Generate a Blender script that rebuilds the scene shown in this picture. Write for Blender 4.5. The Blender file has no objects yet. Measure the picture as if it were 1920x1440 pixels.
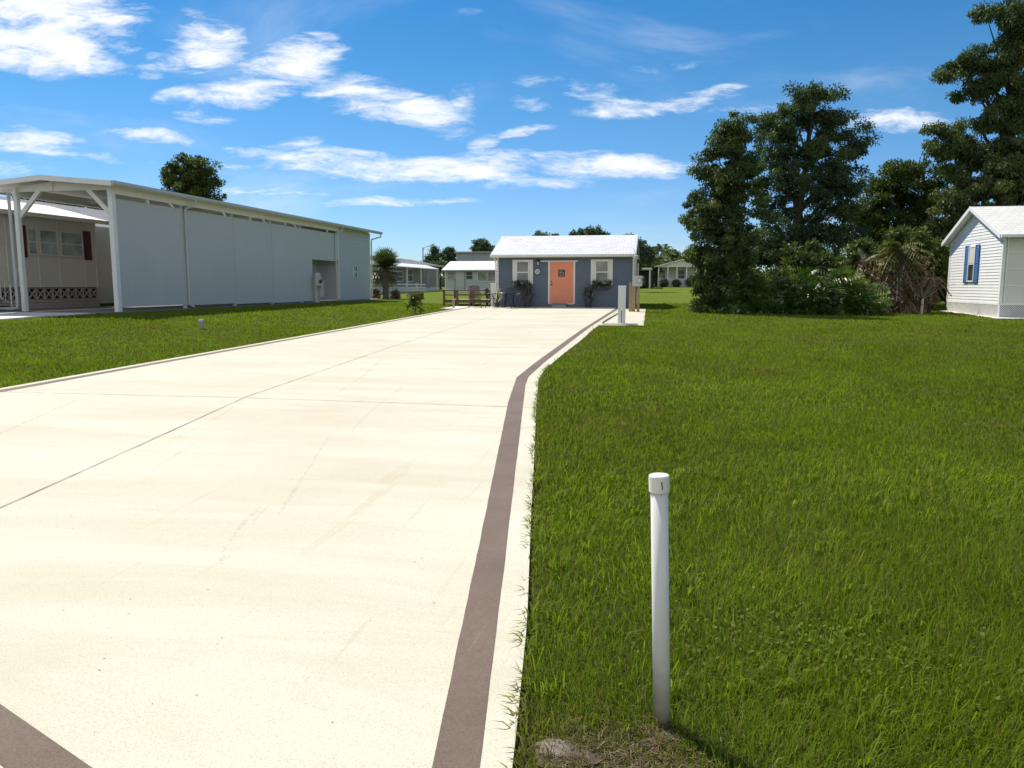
import bpy, math, random
import numpy as np
from mathutils import Vector, Matrix
R=math.radians
C=bpy.context.scene.collection
sc=bpy.context.scene
random.seed(7)
# ---------------------------------------------------------------- camera, sky, sun, exposure
cam_d=bpy.data.cameras.new('camera'); cam=bpy.data.objects.new('camera',cam_d); C.objects.link(cam)
cam.location=(0,0,1.58); cam.rotation_euler=(R(90-7.32),0,R(10.7))
cam_d.sensor_width=36; cam_d.lens=27.0; cam_d.clip_start=.05; cam_d.clip_end=3000
sc.camera=cam
SUN_EL=R(52); SUN_AZ=R(-49.7)      # azimuth from +Y towards +X
sd=Vector((math.sin(SUN_AZ)*math.cos(SUN_EL),math.cos(SUN_AZ)*math.cos(SUN_EL),math.sin(SUN_EL)))
sun_d=bpy.data.lights.new('sun','SUN'); sun=bpy.data.objects.new('sun',sun_d); C.objects.link(sun)
sun_d.energy=5.0; sun_d.angle=R(.53); sun_d.color=(1,.955,.88)
sun.rotation_euler=(-sd).to_track_quat('-Z','Y').to_euler()
sc.view_settings.view_transform='Standard'; sc.view_settings.look='None'; sc.view_settings.exposure=0.20; sc.view_settings.gamma=1
CLOUDS=[(-0.586,0.338,0.1319,0.0306,-4,1.5),(-0.492,0.315,0.0417,0.0250,-30,1.1),(-0.596,0.296,0.0903,0.0250,-8,1.5),(-0.538,0.279,0.0694,0.0139,-8,1.3),(-0.381,0.293,0.0556,0.0236,2,1.35),(-0.428,0.279,0.0556,0.0139,14,1.0),(-0.266,0.279,0.0556,0.0250,12,1.4),(-0.320,0.254,0.0903,0.0236,16,1.3),(-0.401,0.240,0.0486,0.0111,10,0.8),(-0.363,0.318,0.0278,0.0083,-10,0.5),(-0.18,0.235,0.0764,0.0208,-10,1.15),(-0.114,0.217,0.0694,0.0208,-18,1.15),(-0.087,0.2,0.0347,0.0125,-25,0.9),(-0.062,0.227,0.0236,0.0153,45,0.7),(-0.397,0.211,0.0431,0.009,-3,0.85),(-0.461,0.185,0.059,0.0076,-5,0.8),(-0.605,0.182,0.0764,0.0167,-8,0.75),(-0.622,0.149,0.0625,0.0111,-4,0.7),(-0.546,0.164,0.0903,0.0063,-4,0.6),(-0.243,0.157,0.1319,0.0083,-6,1.0),(-0.122,0.145,0.2014,0.0139,-4,1.35),(0.088,0.152,0.1597,0.0139,-1,1.35),(-0.209,0.167,0.1042,0.0063,-6,0.7),(-0.037,0.182,0.0222,0.0111,35,0.9),(0.003,0.194,0.0521,0.0049,6,0.75),(0.027,0.225,0.0292,0.0118,0,0.85),(0.1,0.234,0.0972,0.0125,-8,0.6),(0.207,0.227,0.0764,0.0104,8,0.7),(0.254,0.24,0.0556,0.0063,18,0.65),(0.127,0.219,0.0625,0.0097,0,0.6),(0.469,0.208,0.1042,0.0105,-3,0.85),(-0.312,0.119,0.0833,0.0063,-2,0.75),(-0.163,0.105,0.1181,0.0056,2,0.7),(-0.269,0.182,0.0347,0.0083,0,0.6),(-0.445,0.157,0.0417,0.0056,0,0.6),(-0.365,0.153,0.0694,0.0042,0,0.6),(0.193,0.272,0.0525,0.0056,5,0.36),(-0.056,0.335,0.0178,0.0053,0,0.2),(-0.37,0.321,0.0425,0.0099,-15,0.4),(0.295,0.213,0.0486,0.0125,0,0.75)]
def make_sky():
    w=bpy.data.worlds.new('World'); sc.world=w; w.use_nodes=True
    nt=w.node_tree; N=nt.nodes; L=nt.links; N.clear()
    out=N.new('ShaderNodeOutputWorld'); bg=N.new('ShaderNodeBackground'); bg.inputs[1].default_value=.084
    L.new(bg.outputs[0],out.inputs[0])
    sky=N.new('ShaderNodeTexSky'); sky.sky_type='NISHITA'; sky.sun_disc=False
    sky.sun_elevation=SUN_EL; sky.sun_rotation=SUN_AZ; sky.air_density=1.0; sky.dust_density=.0; sky.ozone_density=3.0; sky.altitude=0
    hs=N.new('ShaderNodeHueSaturation'); hs.inputs['Saturation'].default_value=1.38; hs.inputs['Value'].default_value=1.16
    L.new(sky.outputs[0],hs.inputs['Color'])
    tc=N.new('ShaderNodeTexCoord')
    rot=N.new('ShaderNodeVectorRotate'); rot.rotation_type='Z_AXIS'; rot.inputs['Angle'].default_value=R(-10.7)
    L.new(tc.outputs['Generated'],rot.inputs['Vector'])
    sp=N.new('ShaderNodeSeparateXYZ'); L.new(rot.outputs[0],sp.inputs[0])
    def M(op,a,b=None,c=None):
        n=N.new('ShaderNodeMath'); n.operation=op
        for i,v in enumerate((a,b,c)):
            if v is None: continue
            if isinstance(v,(int,float)): n.inputs[i].default_value=v
            else: L.new(v,n.inputs[i])
        return n.outputs[0]
    yy=M('MAXIMUM',M('ABSOLUTE',sp.outputs[1]),.08)
    a=M('DIVIDE',sp.outputs[0],yy); b=M('DIVIDE',sp.outputs[2],yy)
    cb=N.new('ShaderNodeCombineXYZ'); L.new(a,cb.inputs[0]); L.new(b,cb.inputs[1]); L.new(sp.outputs[1],cb.inputs[2])
    flat=N.new('ShaderNodeCombineXYZ'); L.new(a,flat.inputs[0]); L.new(b,flat.inputs[1])
    def noise(vec,scale,detail,rough,sx=1,sy=1,rz=0,dist=0):
        mp=N.new('ShaderNodeMapping'); mp.inputs['Scale'].default_value=(sx,sy,1); mp.inputs['Rotation'].default_value=(0,0,rz)
        L.new(vec,mp.inputs[0])
        n=N.new('ShaderNodeTexNoise'); n.inputs['Scale'].default_value=scale; n.inputs['Detail'].default_value=detail
        n.inputs['Roughness'].default_value=rough; n.inputs['Distortion'].default_value=dist
        L.new(mp.outputs[0],n.inputs['Vector']); return n
    wn=noise(flat.outputs[0],7,4,.55,1,2.2)
    vs=N.new('ShaderNodeVectorMath'); vs.operation='SUBTRACT'; L.new(wn.outputs['Color'],vs.inputs[0]); vs.inputs[1].default_value=(.5,.5,.5)
    vm=N.new('ShaderNodeVectorMath'); vm.operation='MULTIPLY'; L.new(vs.outputs[0],vm.inputs[0]); vm.inputs[1].default_value=(.055,.03,0)
    va=N.new('ShaderNodeVectorMath'); va.operation='ADD'; L.new(flat.outputs[0],va.inputs[0]); L.new(vm.outputs[0],va.inputs[1])
    total=None
    for (ca,cbb,ra,rb,an,s) in CLOUDS:
        mp=N.new('ShaderNodeMapping'); mp.vector_type='TEXTURE'
        mp.inputs['Location'].default_value=(ca,cbb,0); mp.inputs['Rotation'].default_value=(0,0,R(an)); mp.inputs['Scale'].default_value=(ra*1.22,rb*1.5,1)
        L.new(va.outputs[0],mp.inputs[0])
        ln=N.new('ShaderNodeVectorMath'); ln.operation='DOT_PRODUCT'; L.new(mp.outputs[0],ln.inputs[0]); L.new(mp.outputs[0],ln.inputs[1])
        m=M('MULTIPLY',M('MAXIMUM',M('SUBTRACT',1.0,ln.outputs[1]),0),s*.72)
        total=m if total is None else M('MAXIMUM',total,m)
    n1=noise(va.outputs[0],8,9,.66,1.0,4.6,R(5),.35)
    n2=noise(va.outputs[0],26,7,.7,1.0,3.0,R(24),.7)
    tex=M('ADD',M('MULTIPLY',n1.outputs[0],.72),M('MULTIPLY',n2.outputs[0],.28))
    has=M('MULTIPLY',M('MINIMUM',M('MULTIPLY',total,4),1),M('SUBTRACT',tex,.50))
    val=M('ADD',M('MULTIPLY',total,.80),M('MULTIPLY',has,3.3))
    mr=N.new('ShaderNodeMapRange'); mr.interpolation_type='SMOOTHSTEP'; mr.inputs[1].default_value=.06; mr.inputs[2].default_value=1.0
    L.new(val,mr.inputs[0])
    front=M('GREATER_THAN',sp.outputs[1],0.0)
    dens=M('MULTIPLY',mr.outputs[0],front)
    # thin high veil and, behind the viewer, unseen broken cloud added as neutral fill light
    nv=noise(cb.outputs[0],2.2,7,.6,1.0,3.0,R(-12),.5)
    veil=N.new('ShaderNodeMapRange'); veil.interpolation_type='SMOOTHSTEP'; veil.inputs[1].default_value=.48; veil.inputs[2].default_value=.85; veil.inputs[4].default_value=.42
    L.new(nv.outputs[0],veil.inputs[0])
    up=M('GREATER_THAN',sp.outputs[2],0.0)
    vv=M('MULTIPLY',veil.outputs[0],up)
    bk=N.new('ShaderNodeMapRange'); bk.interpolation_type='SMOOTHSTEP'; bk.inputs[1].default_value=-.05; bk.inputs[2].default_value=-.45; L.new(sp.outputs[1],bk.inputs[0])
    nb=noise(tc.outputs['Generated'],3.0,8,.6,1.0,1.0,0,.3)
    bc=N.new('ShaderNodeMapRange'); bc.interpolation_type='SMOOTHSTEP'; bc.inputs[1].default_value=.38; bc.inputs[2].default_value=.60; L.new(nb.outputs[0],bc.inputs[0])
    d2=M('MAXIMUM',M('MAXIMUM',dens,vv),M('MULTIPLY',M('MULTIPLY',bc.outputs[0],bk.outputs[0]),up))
    el=N.new('ShaderNodeMapRange'); el.interpolation_type='SMOOTHSTEP'; el.inputs[1].default_value=.0; el.inputs[2].default_value=.26; el.inputs[3].default_value=1; el.inputs[4].default_value=0; L.new(sp.outputs[2],el.inputs[0])
    tint=N.new('ShaderNodeMix'); tint.data_type='RGBA'; tint.blend_type='MULTIPLY'; L.new(el.outputs[0],tint.inputs[0]); L.new(hs.outputs[0],tint.inputs[6]); tint.inputs[7].default_value=(.62,.78,1.12,1)
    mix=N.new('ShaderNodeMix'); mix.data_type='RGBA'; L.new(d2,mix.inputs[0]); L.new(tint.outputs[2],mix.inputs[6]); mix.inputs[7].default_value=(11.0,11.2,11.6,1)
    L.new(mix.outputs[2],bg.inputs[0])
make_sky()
# ---------------------------------------------------------------- helpers
def sst(a,b,x):
    t=np.clip((x-a)/(b-a),0,1); return t*t*(3-2*t)
def H(x,y):
    x=np.asarray(x,float); y=np.asarray(y,float)
    yc=np.minimum(y,96)
    base=np.where(yc>4,0.0152*(np.sqrt(np.maximum(0,yc-4)**2+1)-1),0)
    left=.68+.0068*np.maximum(0,yc-46)
    wl=sst(-9.6,-16,x)*sst(12,22,y)
    return base*(1-wl)+left*wl
def h(x,y): return float(H(x,y))
class MB:
    def __init__(s): s.v=[]; s.f=[]
    def poly(s,pts):
        n=len(s.v); s.v+=[tuple(p) for p in pts]; s.f.append(tuple(range(n,n+len(pts)))); return s
    def box(s,x0,y0,z0,x1,y1,z1):
        if x0>x1:x0,x1=x1,x0
        if y0>y1:y0,y1=y1,y0
        if z0>z1:z0,z1=z1,z0
        n=len(s.v)
        s.v+=[(x0,y0,z0),(x1,y0,z0),(x1,y1,z0),(x0,y1,z0),(x0,y0,z1),(x1,y0,z1),(x1,y1,z1),(x0,y1,z1)]
        s.f+=[tuple(n+i for i in q) for q in ((0,3,2,1),(4,5,6,7),(0,1,5,4),(1,2,6,5),(2,3,7,6),(3,0,4,7))]
        return s
    def prism(s,pts,d):
        # pts: planar polygon, extruded by vector d
        n=len(s.v);k=len(pts)
        s.v+=[tuple(p) for p in pts]+[tuple(p[i]+d[i] for i in range(3)) for p in pts]
        s.f.append(tuple(range(n,n+k))[::-1]); s.f.append(tuple(range(n+k,n+2*k)))
        for i in range(k):
            j=(i+1)%k; s.f.append((n+i,n+j,n+k+j,n+k+i))
        return s
    def tube(s,pts,rs,n=8,cap=True):
        pts=[Vector(p) for p in pts]
        if not hasattr(rs,'__len__'): rs=[rs]*len(pts)
        b=len(s.v); prev=None
        for i,p in enumerate(pts):
            t=(pts[min(i+1,len(pts)-1)]-pts[max(i-1,0)]); t=t.normalized() if t.length>1e-9 else Vector((0,0,1))
            if prev is None:
                a=Vector((1,0,0)) if abs(t.x)<.8 else Vector((0,1,0))
                u=t.cross(a).normalized()
            else:
                u=(prev-t*prev.dot(t)); u=u.normalized() if u.length>1e-6 else t.cross(Vector((1,0,0))).normalized()
            prev=u; w=t.cross(u)
            for k in range(n):
                an=2*math.pi*k/n; q=p+(u*math.cos(an)+w*math.sin(an))*rs[i]; s.v.append(tuple(q))
        for i in range(len(pts)-1):
            for k in range(n):
                k2=(k+1)%n; s.f.append((b+i*n+k,b+i*n+k2,b+(i+1)*n+k2,b+(i+1)*n+k))
        if cap:
            s.f.append(tuple(b+k for k in range(n))[::-1]); e=b+(len(pts)-1)*n; s.f.append(tuple(e+k for k in range(n)))
        return s
    def lathe(s,c,prof,n=20):
        # prof: list of (r,z) bottom to top
        b=len(s.v)
        for r,z in prof:
            for k in range(n):
                a=2*math.pi*k/n; s.v.append((c[0]+r*math.cos(a),c[1]+r*math.sin(a),c[2]+z))
        for i in range(len(prof)-1):
            for k in range(n):
                k2=(k+1)%n; s.f.append((b+i*n+k,b+i*n+k2,b+(i+1)*n+k2,b+(i+1)*n+k))
        s.f.append(tuple(b+k for k in range(n))[::-1]); e=b+(len(prof)-1)*n; s.f.append(tuple(e+k for k in range(n)))
        return s
    def siding(s,axis,fx,a0,a1,z0,z1,ex=.14,out=1,left=None,right=None,proud=.018):
        # lap boards; left/right: optional functions of z giving the wall's ends
        z=z0
        while z<z1-1e-4:
            zt=min(z+ex,z1)
            l0,l1=(left(z),left(zt)) if left else (a0,a0)
            r0,r1=(right(z),right(zt)) if right else (a1,a1)
            def P(a,o,zz): return (a,fx+out*o,zz) if axis=='x' else (fx+out*o,a,zz)
            if r0-l0>.02:
                s.poly([P(l0,proud,z),P(r0,proud,z),P(r1,.004,zt),P(l1,.004,zt)])
                s.poly([P(l0,.0,z),P(r0,.0,z),P(r0,proud,z),P(l0,proud,z)])
            z=zt
        return s
    def build(s,name,m,parent=None,smooth=False,org=None):
        o0=Vector(parent_world(parent)) if parent else (Vector(org) if org else Vector((0,0,0)))
        me=bpy.data.meshes.new(name); me.from_pydata([tuple(Vector(v)-o0) for v in s.v],[],s.f); me.materials.append(m)
        if smooth: me.polygons.foreach_set('use_smooth',[True]*len(me.polygons))
        me.update()
        o=bpy.data.objects.new(name,me); C.objects.link(o)
        if parent: o.parent=parent
        elif org: o.location=org
        return o
def parent_world(p):
    v=Vector((0,0,0))
    while p is not None: v+=p.location; p=p.parent
    return v
def tag(o,label=None,cat=None,group=None,kind=None):
    if label:o['label']=label
    if cat:o['category']=cat
    if group:o['group']=group
    if kind:o['kind']=kind
    return o
def thing(name,label,cat,loc,group=None):
    o=bpy.data.objects.new(name,None); C.objects.link(o); o.location=loc; o.empty_display_size=.2
    return tag(o,label,cat,group)
def copy_tree(o,parent=None):
    c=o.copy(); C.objects.link(c)
    if parent: c.parent=parent
    for ch in list(o.children): copy_tree(ch,c)
    return c
def npmesh(name,V,faces_per,tint,m,parent=None,org=None,smooth=False):
    """V: (N,k,3); faces_per: list of index tuples within each k-block; tint: (N,) or (N,k)"""
    N_,k,_=V.shape
    o0=np.array(parent_world(parent)) if parent else np.array(org if org else (0,0,0))
    V=V-o0
    me=bpy.data.meshes.new(name)
    me.vertices.add(N_*k); me.vertices.foreach_set('co',V.reshape(-1).astype(np.float32))
    fl=np.concatenate([np.array(f) for f in faces_per]); ln=np.array([len(f) for f in faces_per])
    loops=(np.arange(N_)[:,None]*k+fl[None,:]).reshape(-1)
    tot=np.tile(ln,N_); st=np.concatenate([[0],np.cumsum(tot)[:-1]])
    me.loops.add(len(loops)); me.loops.foreach_set('vertex_index',loops.astype(np.int32))
    me.polygons.add(len(tot)); me.polygons.foreach_set('loop_start',st.astype(np.int32)); me.polygons.foreach_set('loop_total',tot.astype(np.int32))
    at=me.attributes.new('tint','FLOAT','POINT')
    t=np.repeat(tint[:,None],k,1) if tint.ndim==1 else tint
    at.data.foreach_set('value',t.reshape(-1).astype(np.float32))
    me.materials.append(m); me.update(calc_edges=True)
    if smooth: me.polygons.foreach_set('use_smooth',np.ones(len(tot),bool))
    o=bpy.data.objects.new(name,me); C.objects.link(o)
    if parent:o.parent=parent
    elif org:o.location=org
    return o
# ---------------------------------------------------------------- materials
def nodes(name):
    m=bpy.data.materials.new(name); m.use_nodes=True; nt=m.node_tree; return m,nt,nt.nodes,nt.links,nt.nodes['Principled BSDF']
def coord(nt,sx=1,sy=1,sz=1):
    tc=nt.nodes.new('ShaderNodeTexCoord'); ge=nt.nodes.new('ShaderNodeNewGeometry')
    mp=nt.nodes.new('ShaderNodeMapping'); mp.inputs['Scale'].default_value=(sx,sy,sz); nt.links.new(ge.outputs['Position'],mp.inputs[0]); return mp.outputs[0]
def nz(nt,vec,scale,detail=3,rough=.5,dist=0):
    n=nt.nodes.new('ShaderNodeTexNoise'); n.inputs['Scale'].default_value=scale; n.inputs['Detail'].default_value=detail; n.inputs['Roughness'].default_value=rough; n.inputs['Distortion'].default_value=dist
    nt.links.new(vec,n.inputs['Vector']); return n.outputs[0]
def ramp(nt,fac,stops):
    r=nt.nodes.new('ShaderNodeValToRGB'); nt.links.new(fac,r.inputs[0]); e=r.color_ramp.elements
    while len(e)<len(stops): e.new(.5)
    for i,(p,c) in enumerate(stops): e[i].position=p; e[i].color=(*c,1)
    return r.outputs[0]
def mixc(nt,fac,a,b,mode='MIX'):
    m=nt.nodes.new('ShaderNodeMix'); m.data_type='RGBA'; m.blend_type=mode
    for i,v in ((0,fac),(6,a),(7,b)):
        if isinstance(v,tuple): m.inputs[i].default_value=(*v,1)
        elif isinstance(v,(int,float)): m.inputs[i].default_value=v
        else: nt.links.new(v,m.inputs[i])
    return m.outputs[2]
def bump(nt,bsdf,hgt,strength=.3,dist=.01):
    b=nt.nodes.new('ShaderNodeBump'); b.inputs['Strength'].default_value=strength; b.inputs['Distance'].default_value=dist
    nt.links.new(hgt,b.inputs['Height']); nt.links.new(b.outputs[0],bsdf.inputs['Normal'])
def paint(name,col,rough=.6,var=.12,scale=3,metal=0,dirt=None,fine=60):
    m,nt,N,L,b=nodes(name); v=coord(nt)
    f=nz(nt,v,scale,5,.6); g=nz(nt,v,fine,2,.5)
    lo=tuple(c*(1-var) for c in col); hi=tuple(min(1,c*(1+var*.6)) for c in col)
    c=ramp(nt,f,[(.3,lo),(.7,hi)])
    if dirt:
        sv=coord(nt,6,6,.7); d=ramp(nt,nz(nt,sv,1.0,5,.65),[(.5,(0,0,0)),(.8,(1,1,1))]); c=mixc(nt,d,c,dirt)
    L.new(c,b.inputs['Base Color']); b.inputs['Roughness'].default_value=rough; b.inputs['Metallic'].default_value=metal
    bump(nt,b,g,.12,.004)
    return m
def band_mat():
    m,nt,N,L,b=nodes('brown_band_coating'); v=coord(nt)
    c=ramp(nt,nz(nt,v,1.8,5,.65),[(.3,(.132,.090,.064)),(.7,(.175,.124,.090))])
    gr=ramp(nt,nz(nt,v,170,2,.7),[(.36,(.70,.68,.66)),(.52,(1.06,1.06,1.06)),(.72,(1.3,1.28,1.25))]); c=mixc(nt,.8,c,gr,'MULTIPLY')
    w=ramp(nt,nz(nt,coord(nt,3.5,.6,1),3.2,7,.75,.8),[(.60,(0,0,0)),(.74,(.5,.5,.5))]); c=mixc(nt,w,c,(.27,.225,.175))
    L.new(c,b.inputs['Base Color']); b.inputs['Roughness'].default_value=.85; bump(nt,b,nz(nt,v,190,3,.7),.3,.003); return m
def foliage_mat(name,stops,trans=.3,rough=.55,spec=.3):
    m,nt,N,L,b=nodes(name)
    a=N.new('ShaderNodeAttribute'); a.attribute_name='tint'
    c=ramp(nt,a.outputs['Fac'],stops)
    L.new(c,b.inputs['Base Color']); b.inputs['Roughness'].default_value=rough; b.inputs['Specular IOR Level'].default_value=spec
    t=N.new('ShaderNodeBsdfTranslucent'); tcx=mixc(nt,1.0,c,(1.35,1.5,.6),'MULTIPLY'); L.new(tcx,t.inputs[0])
    mx=N.new('ShaderNodeMixShader'); mx.inputs[0].default_value=trans; L.new(b.outputs[0],mx.inputs[1]); L.new(t.outputs[0],mx.inputs[2])
    L.new(mx.outputs[0],N['Material Output'].inputs[0]); return m
def glass_mat(name,col=(.05,.06,.065),rough=.08):
    m,nt,N,L,b=nodes(name); v=coord(nt)
    f=nz(nt,v,1.6,3); c=ramp(nt,f,[(.3,tuple(x*.6 for x in col)),(.7,tuple(x*1.5 for x in col))])
    L.new(c,b.inputs['Base Color']); b.inputs['Roughness'].default_value=rough; b.inputs['Specular IOR Level'].default_value=.7
    return m
def concrete_mat():
    m,nt,N,L,b=nodes('cream_concrete')
    v=coord(nt); vs=coord(nt,.35,1.6,1)
    big=ramp(nt,nz(nt,vs,.75,6,.68,.6),[(.38,(0,0,0)),(.68,(1,1,1))])
    c=mixc(nt,big,(.63,.61,.475),(.575,.51,.37))
    pat=ramp(nt,nz(nt,v,.42,3,.5),[(.50,(0,0,0)),(.66,(1,1,1))]); 
    pm=N.new('ShaderNodeMath'); pm.operation='MULTIPLY'; L.new(pat,pm.inputs[0]); pm.inputs[1].default_value=.30
    c=mixc(nt,pm.outputs[0],c,(.555,.46,.33))
    sp=ramp(nt,nz(nt,v,150,2,.7),[(.34,(.66,.60,.52)),(.47,(1,1,1))]); c=mixc(nt,.6,c,sp,'MULTIPLY')
    sp2=ramp(nt,nz(nt,v,34,3,.75),[(.22,(.28,.24,.2)),(.31,(1,1,1))]); c=mixc(nt,.6,c,sp2,'MULTIPLY')
    # faint tyre scuffs
    sv=coord(nt,5.0,.22,1); sf=ramp(nt,nz(nt,sv,.9,6,.7,1.5),[(.60,(1,1,1)),(.70,(.86,.80,.70)),(.76,(1,1,1))]); c=mixc(nt,.45,c,sf,'MULTIPLY')
    L.new(c,b.inputs['Base Color']); b.inputs['Roughness'].default_value=.85; b.inputs['Specular IOR Level'].default_value=.25
    bump(nt,b,nz(nt,v,190,3,.7),.25,.003)
    return m
def lawn_mat():
    m,nt,N,L,b=nodes('lawn_ground'); v=coord(nt)
    near=nz(nt,v,.35,4,.6); mid=nz(nt,v,9,4,.7); fine=nz(nt,v,60,3,.7)
    c=ramp(nt,near,[(.3,(.115,.160,.012)),(.55,(.140,.185,.015)),(.75,(.170,.205,.020))])
    c=mixc(nt,.8,c,ramp(nt,mid,[(.3,(.55,.55,.5)),(.7,(1.35,1.3,1.2))]),'MULTIPLY')
    c=mixc(nt,.8,c,ramp(nt,fine,[(.3,(.5,.5,.45)),(.7,(1.4,1.4,1.3))]),'MULTIPLY')
    sp=N.new('ShaderNodeSeparateXYZ'); L.new(v,sp.inputs[0]); mr=N.new('ShaderNodeMapRange'); mr.inputs[1].default_value=14; mr.inputs[2].default_value=36; L.new(sp.outputs[1],mr.inputs[0])
    th=ramp(nt,mid,[(.3,(.040,.042,.010)),(.7,(.090,.088,.022))]); c=mixc(nt,mr.outputs[0],th,c)
    L.new(c,b.inputs['Base Color']); b.inputs['Roughness'].default_value=1; b.inputs['Specular IOR Level'].default_value=.1
    bump(nt,b,fine,.8,.03)
    return m
M={}
M['conc']=concrete_mat()
M['band']=band_mat()
M['joint']=paint('joint_dark',(.24,.21,.165),.95,.3,4)
M['lawn']=lawn_mat()
M['soil']=paint('bare_soil',(.105,.072,.042),.95,.4,14,fine=90)
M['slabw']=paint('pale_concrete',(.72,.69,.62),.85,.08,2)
M['slabg']=paint('grey_concrete',(.20,.185,.16),.9,.15,2)
M['white']=paint('white_paint',(.78,.77,.71),.5,.05,3)
M['whited']=paint('weathered_white',(.74,.73,.67),.55,.08,3,dirt=(.62,.60,.51))
M['pvc']=paint('white_pvc',(.74,.72,.63),.35,.05,5)
M['navy']=paint('slate_blue_siding',(.118,.150,.190),.6,.1,2.5)
M['panel']=paint('pale_grey_panel',(.49,.51,.485),.6,.04,.6,dirt=(.455,.475,.45))
M['greysid']=paint('pale_blue_grey_siding',(.47,.49,.48),.6,.04,.6,dirt=(.44,.46,.45))
M['cream']=paint('cream_trim',(.80,.775,.68),.5,.06,3)
M['beige']=paint('beige_panel',(.80,.745,.65),.6,.06,1.5)
M['beige2']=paint('vinyl_window_beige',(.68,.655,.57),.4,.05,1.5)
M['sidew']=paint('white_lap_siding',(.82,.81,.77),.5,.04,2,dirt=(.72,.70,.64))
M['coral']=paint('coral_door',(.80,.265,.145),.45,.06,2)
M['trimpk']=paint('pale_trim',(.76,.72,.66),.5,.05,4)
M['black']=paint('black_metal',(.02,.02,.022),.4,.2,8)
M['navymetal']=paint('dark_blue_metal',(.016,.020,.040),.4,.2,8)
M['maroon']=paint('maroon_plastic',(.13,.028,.045),.5,.15,4)
M['brownchair']=paint('brown_mesh_chair',(.12,.07,.06),.6,.15,4)
M['blue']=paint('blue_shutter',(.055,.165,.37),.5,.08,8)
M['wood']=paint('weathered_brown_wood',(.15,.105,.052),.8,.3,6)
M['woodl']=paint('tan_post_wood',(.36,.25,.125),.8,.2,7)
M['deckb']=paint('pale_deck_board',(.42,.34,.22),.8,.2,7)  # paler brown than the deck rails and posts
M['greym']=paint('grey_meter_metal',(.48,.475,.43),.45,.1,6,metal=.2)
M['cond']=paint('grey_conduit',(.34,.335,.30),.5,.1,6)
M['tan']=paint('tan_meter_box',(.50,.485,.44),.5,.08,5)
M['greyst']=paint('grey_stone',(.21,.165,.13),.9,.25,22,fine=120)
M['glassd']=glass_mat('dark_window_glass')
M['glassg']=glass_mat('curtained_window_glass',(.20,.20,.17),.12)
M['glassc']=glass_mat('painted_reflection_glass',(.42,.48,.45),.06)  # pale green base colour stands in for reflections in the panes
M['sage']=paint('grey_green_siding',(.27,.29,.25),.6,.08,2)
M['gbox']=paint('grey_render',(.33,.34,.35),.7,.06,1)
M['terrac']=paint('dark_pot',(.055,.048,.055),.5,.2,9)
M['lamp']=paint('lantern_glass',(.55,.57,.56),.2,.05,9)
M['bark']=paint('tree_bark',(.075,.058,.045),.95,.35,9,fine=30)
M['barkp']=paint('palm_bark',(.20,.165,.125),.95,.35,14,fine=30)
M['barkw']=paint('pale_bark',(.50,.47,.42),.9,.15,9)
M['block']=paint('painted_block_skirting',(.56,.49,.45),.8,.12,3)
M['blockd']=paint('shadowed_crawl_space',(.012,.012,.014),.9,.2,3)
M['mortar']=paint('mortar',(.10,.085,.08),.9,.2,8)
M['car']=paint('dark_car_paint',(.05,.05,.06),.25,.1,3)
M['tyre']=paint('black_rubber',(.02,.02,.02),.8,.2,8)
M['hose']=paint('brown_hose',(.10,.075,.06),.5,.2,8)
def shingle(name,c1,c2,sc_=1.0):
    m,nt,N,L,b=nodes(name); tc=N.new('ShaderNodeTexCoord')
    mp=N.new('ShaderNodeMapping'); L.new(tc.outputs['UV'],mp.inputs[0])
    br=N.new('ShaderNodeTexBrick'); L.new(mp.outputs[0],br.inputs[0]); br.inputs['Scale'].default_value=sc_
    br.inputs['Color1'].default_value=(*c1,1); br.inputs['Color2'].default_value=(*c2,1); br.inputs['Mortar'].default_value=(*[x*.80 for x in c2],1)
    br.inputs['Mortar Size'].default_value=.012; br.inputs['Brick Width'].default_value=.33; br.inputs['Row Height'].default_value=.145; br.inputs['Bias'].default_value=-.2
    v=coord(nt); f=nz(nt,v,1.4,5,.65)
    c=mixc(nt,.6,br.outputs[0],ramp(nt,f,[(.3,(.86,.85,.82)),(.6,(1.02,1.02,1.02))]),'MULTIPLY')
    L.new(c,b.inputs['Base Color']); b.inputs['Roughness'].default_value=.85
    bump(nt,b,br.outputs['Fac'],-.25,.005)
    return m
M['shw']=shingle('white_roof_shingles',(.70,.70,.70),(.62,.61,.62))
M['shc']=shingle('cream_roof_shingles',(.74,.72,.66),(.69,.665,.60))
M['shg']=shingle('grey_roof_shingles',(.17,.165,.185),(.13,.125,.14))
def uv_roof(o,axis):
    me=o.data; uv=me.uv_layers.new(name='UVMap')
    for p in me.polygons:
        for li in p.loop_indices:
            c=me.vertices[me.loops[li].vertex_index].co
            uv.data[li].uv=((c.x,math.hypot(c.y,c.z)) if axis=='x' else (c.y,math.hypot(c.x,c.z)))
# ---------------------------------------------------------------- setting: lawn, driveway, slabs
def grid_sheet(xs,ys,zf): 
    X,Y=np.meshgrid(xs,ys); Z=zf(X,Y); nx=len(xs)
    v=np.stack([X,Y,Z],-1).reshape(-1,3)
    f=[(j*nx+i,j*nx+i+1,(j+1)*nx+i+1,(j+1)*nx+i) for j in range(len(ys)-1) for i in range(nx-1)]
    return v,f
def mesh_obj(name,v,f,m):
    me=bpy.data.meshes.new(name); me.from_pydata([tuple(p) for p in v],[],f); me.materials.append(m); me.update()
    o=bpy.data.objects.new(name,me); C.objects.link(o); return o
xs=np.concatenate([[-1500,-700,-350,-180],np.arange(-120,-24,6),np.arange(-24,30,.8),np.arange(30,121,6),[180,350,700,1500]])
ys=np.concatenate([[-1500,-500,-120,-40],np.arange(-14,0,2),np.arange(0,60,.8),np.arange(60,100,3),[110,140,200,350,800,1500]])
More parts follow.
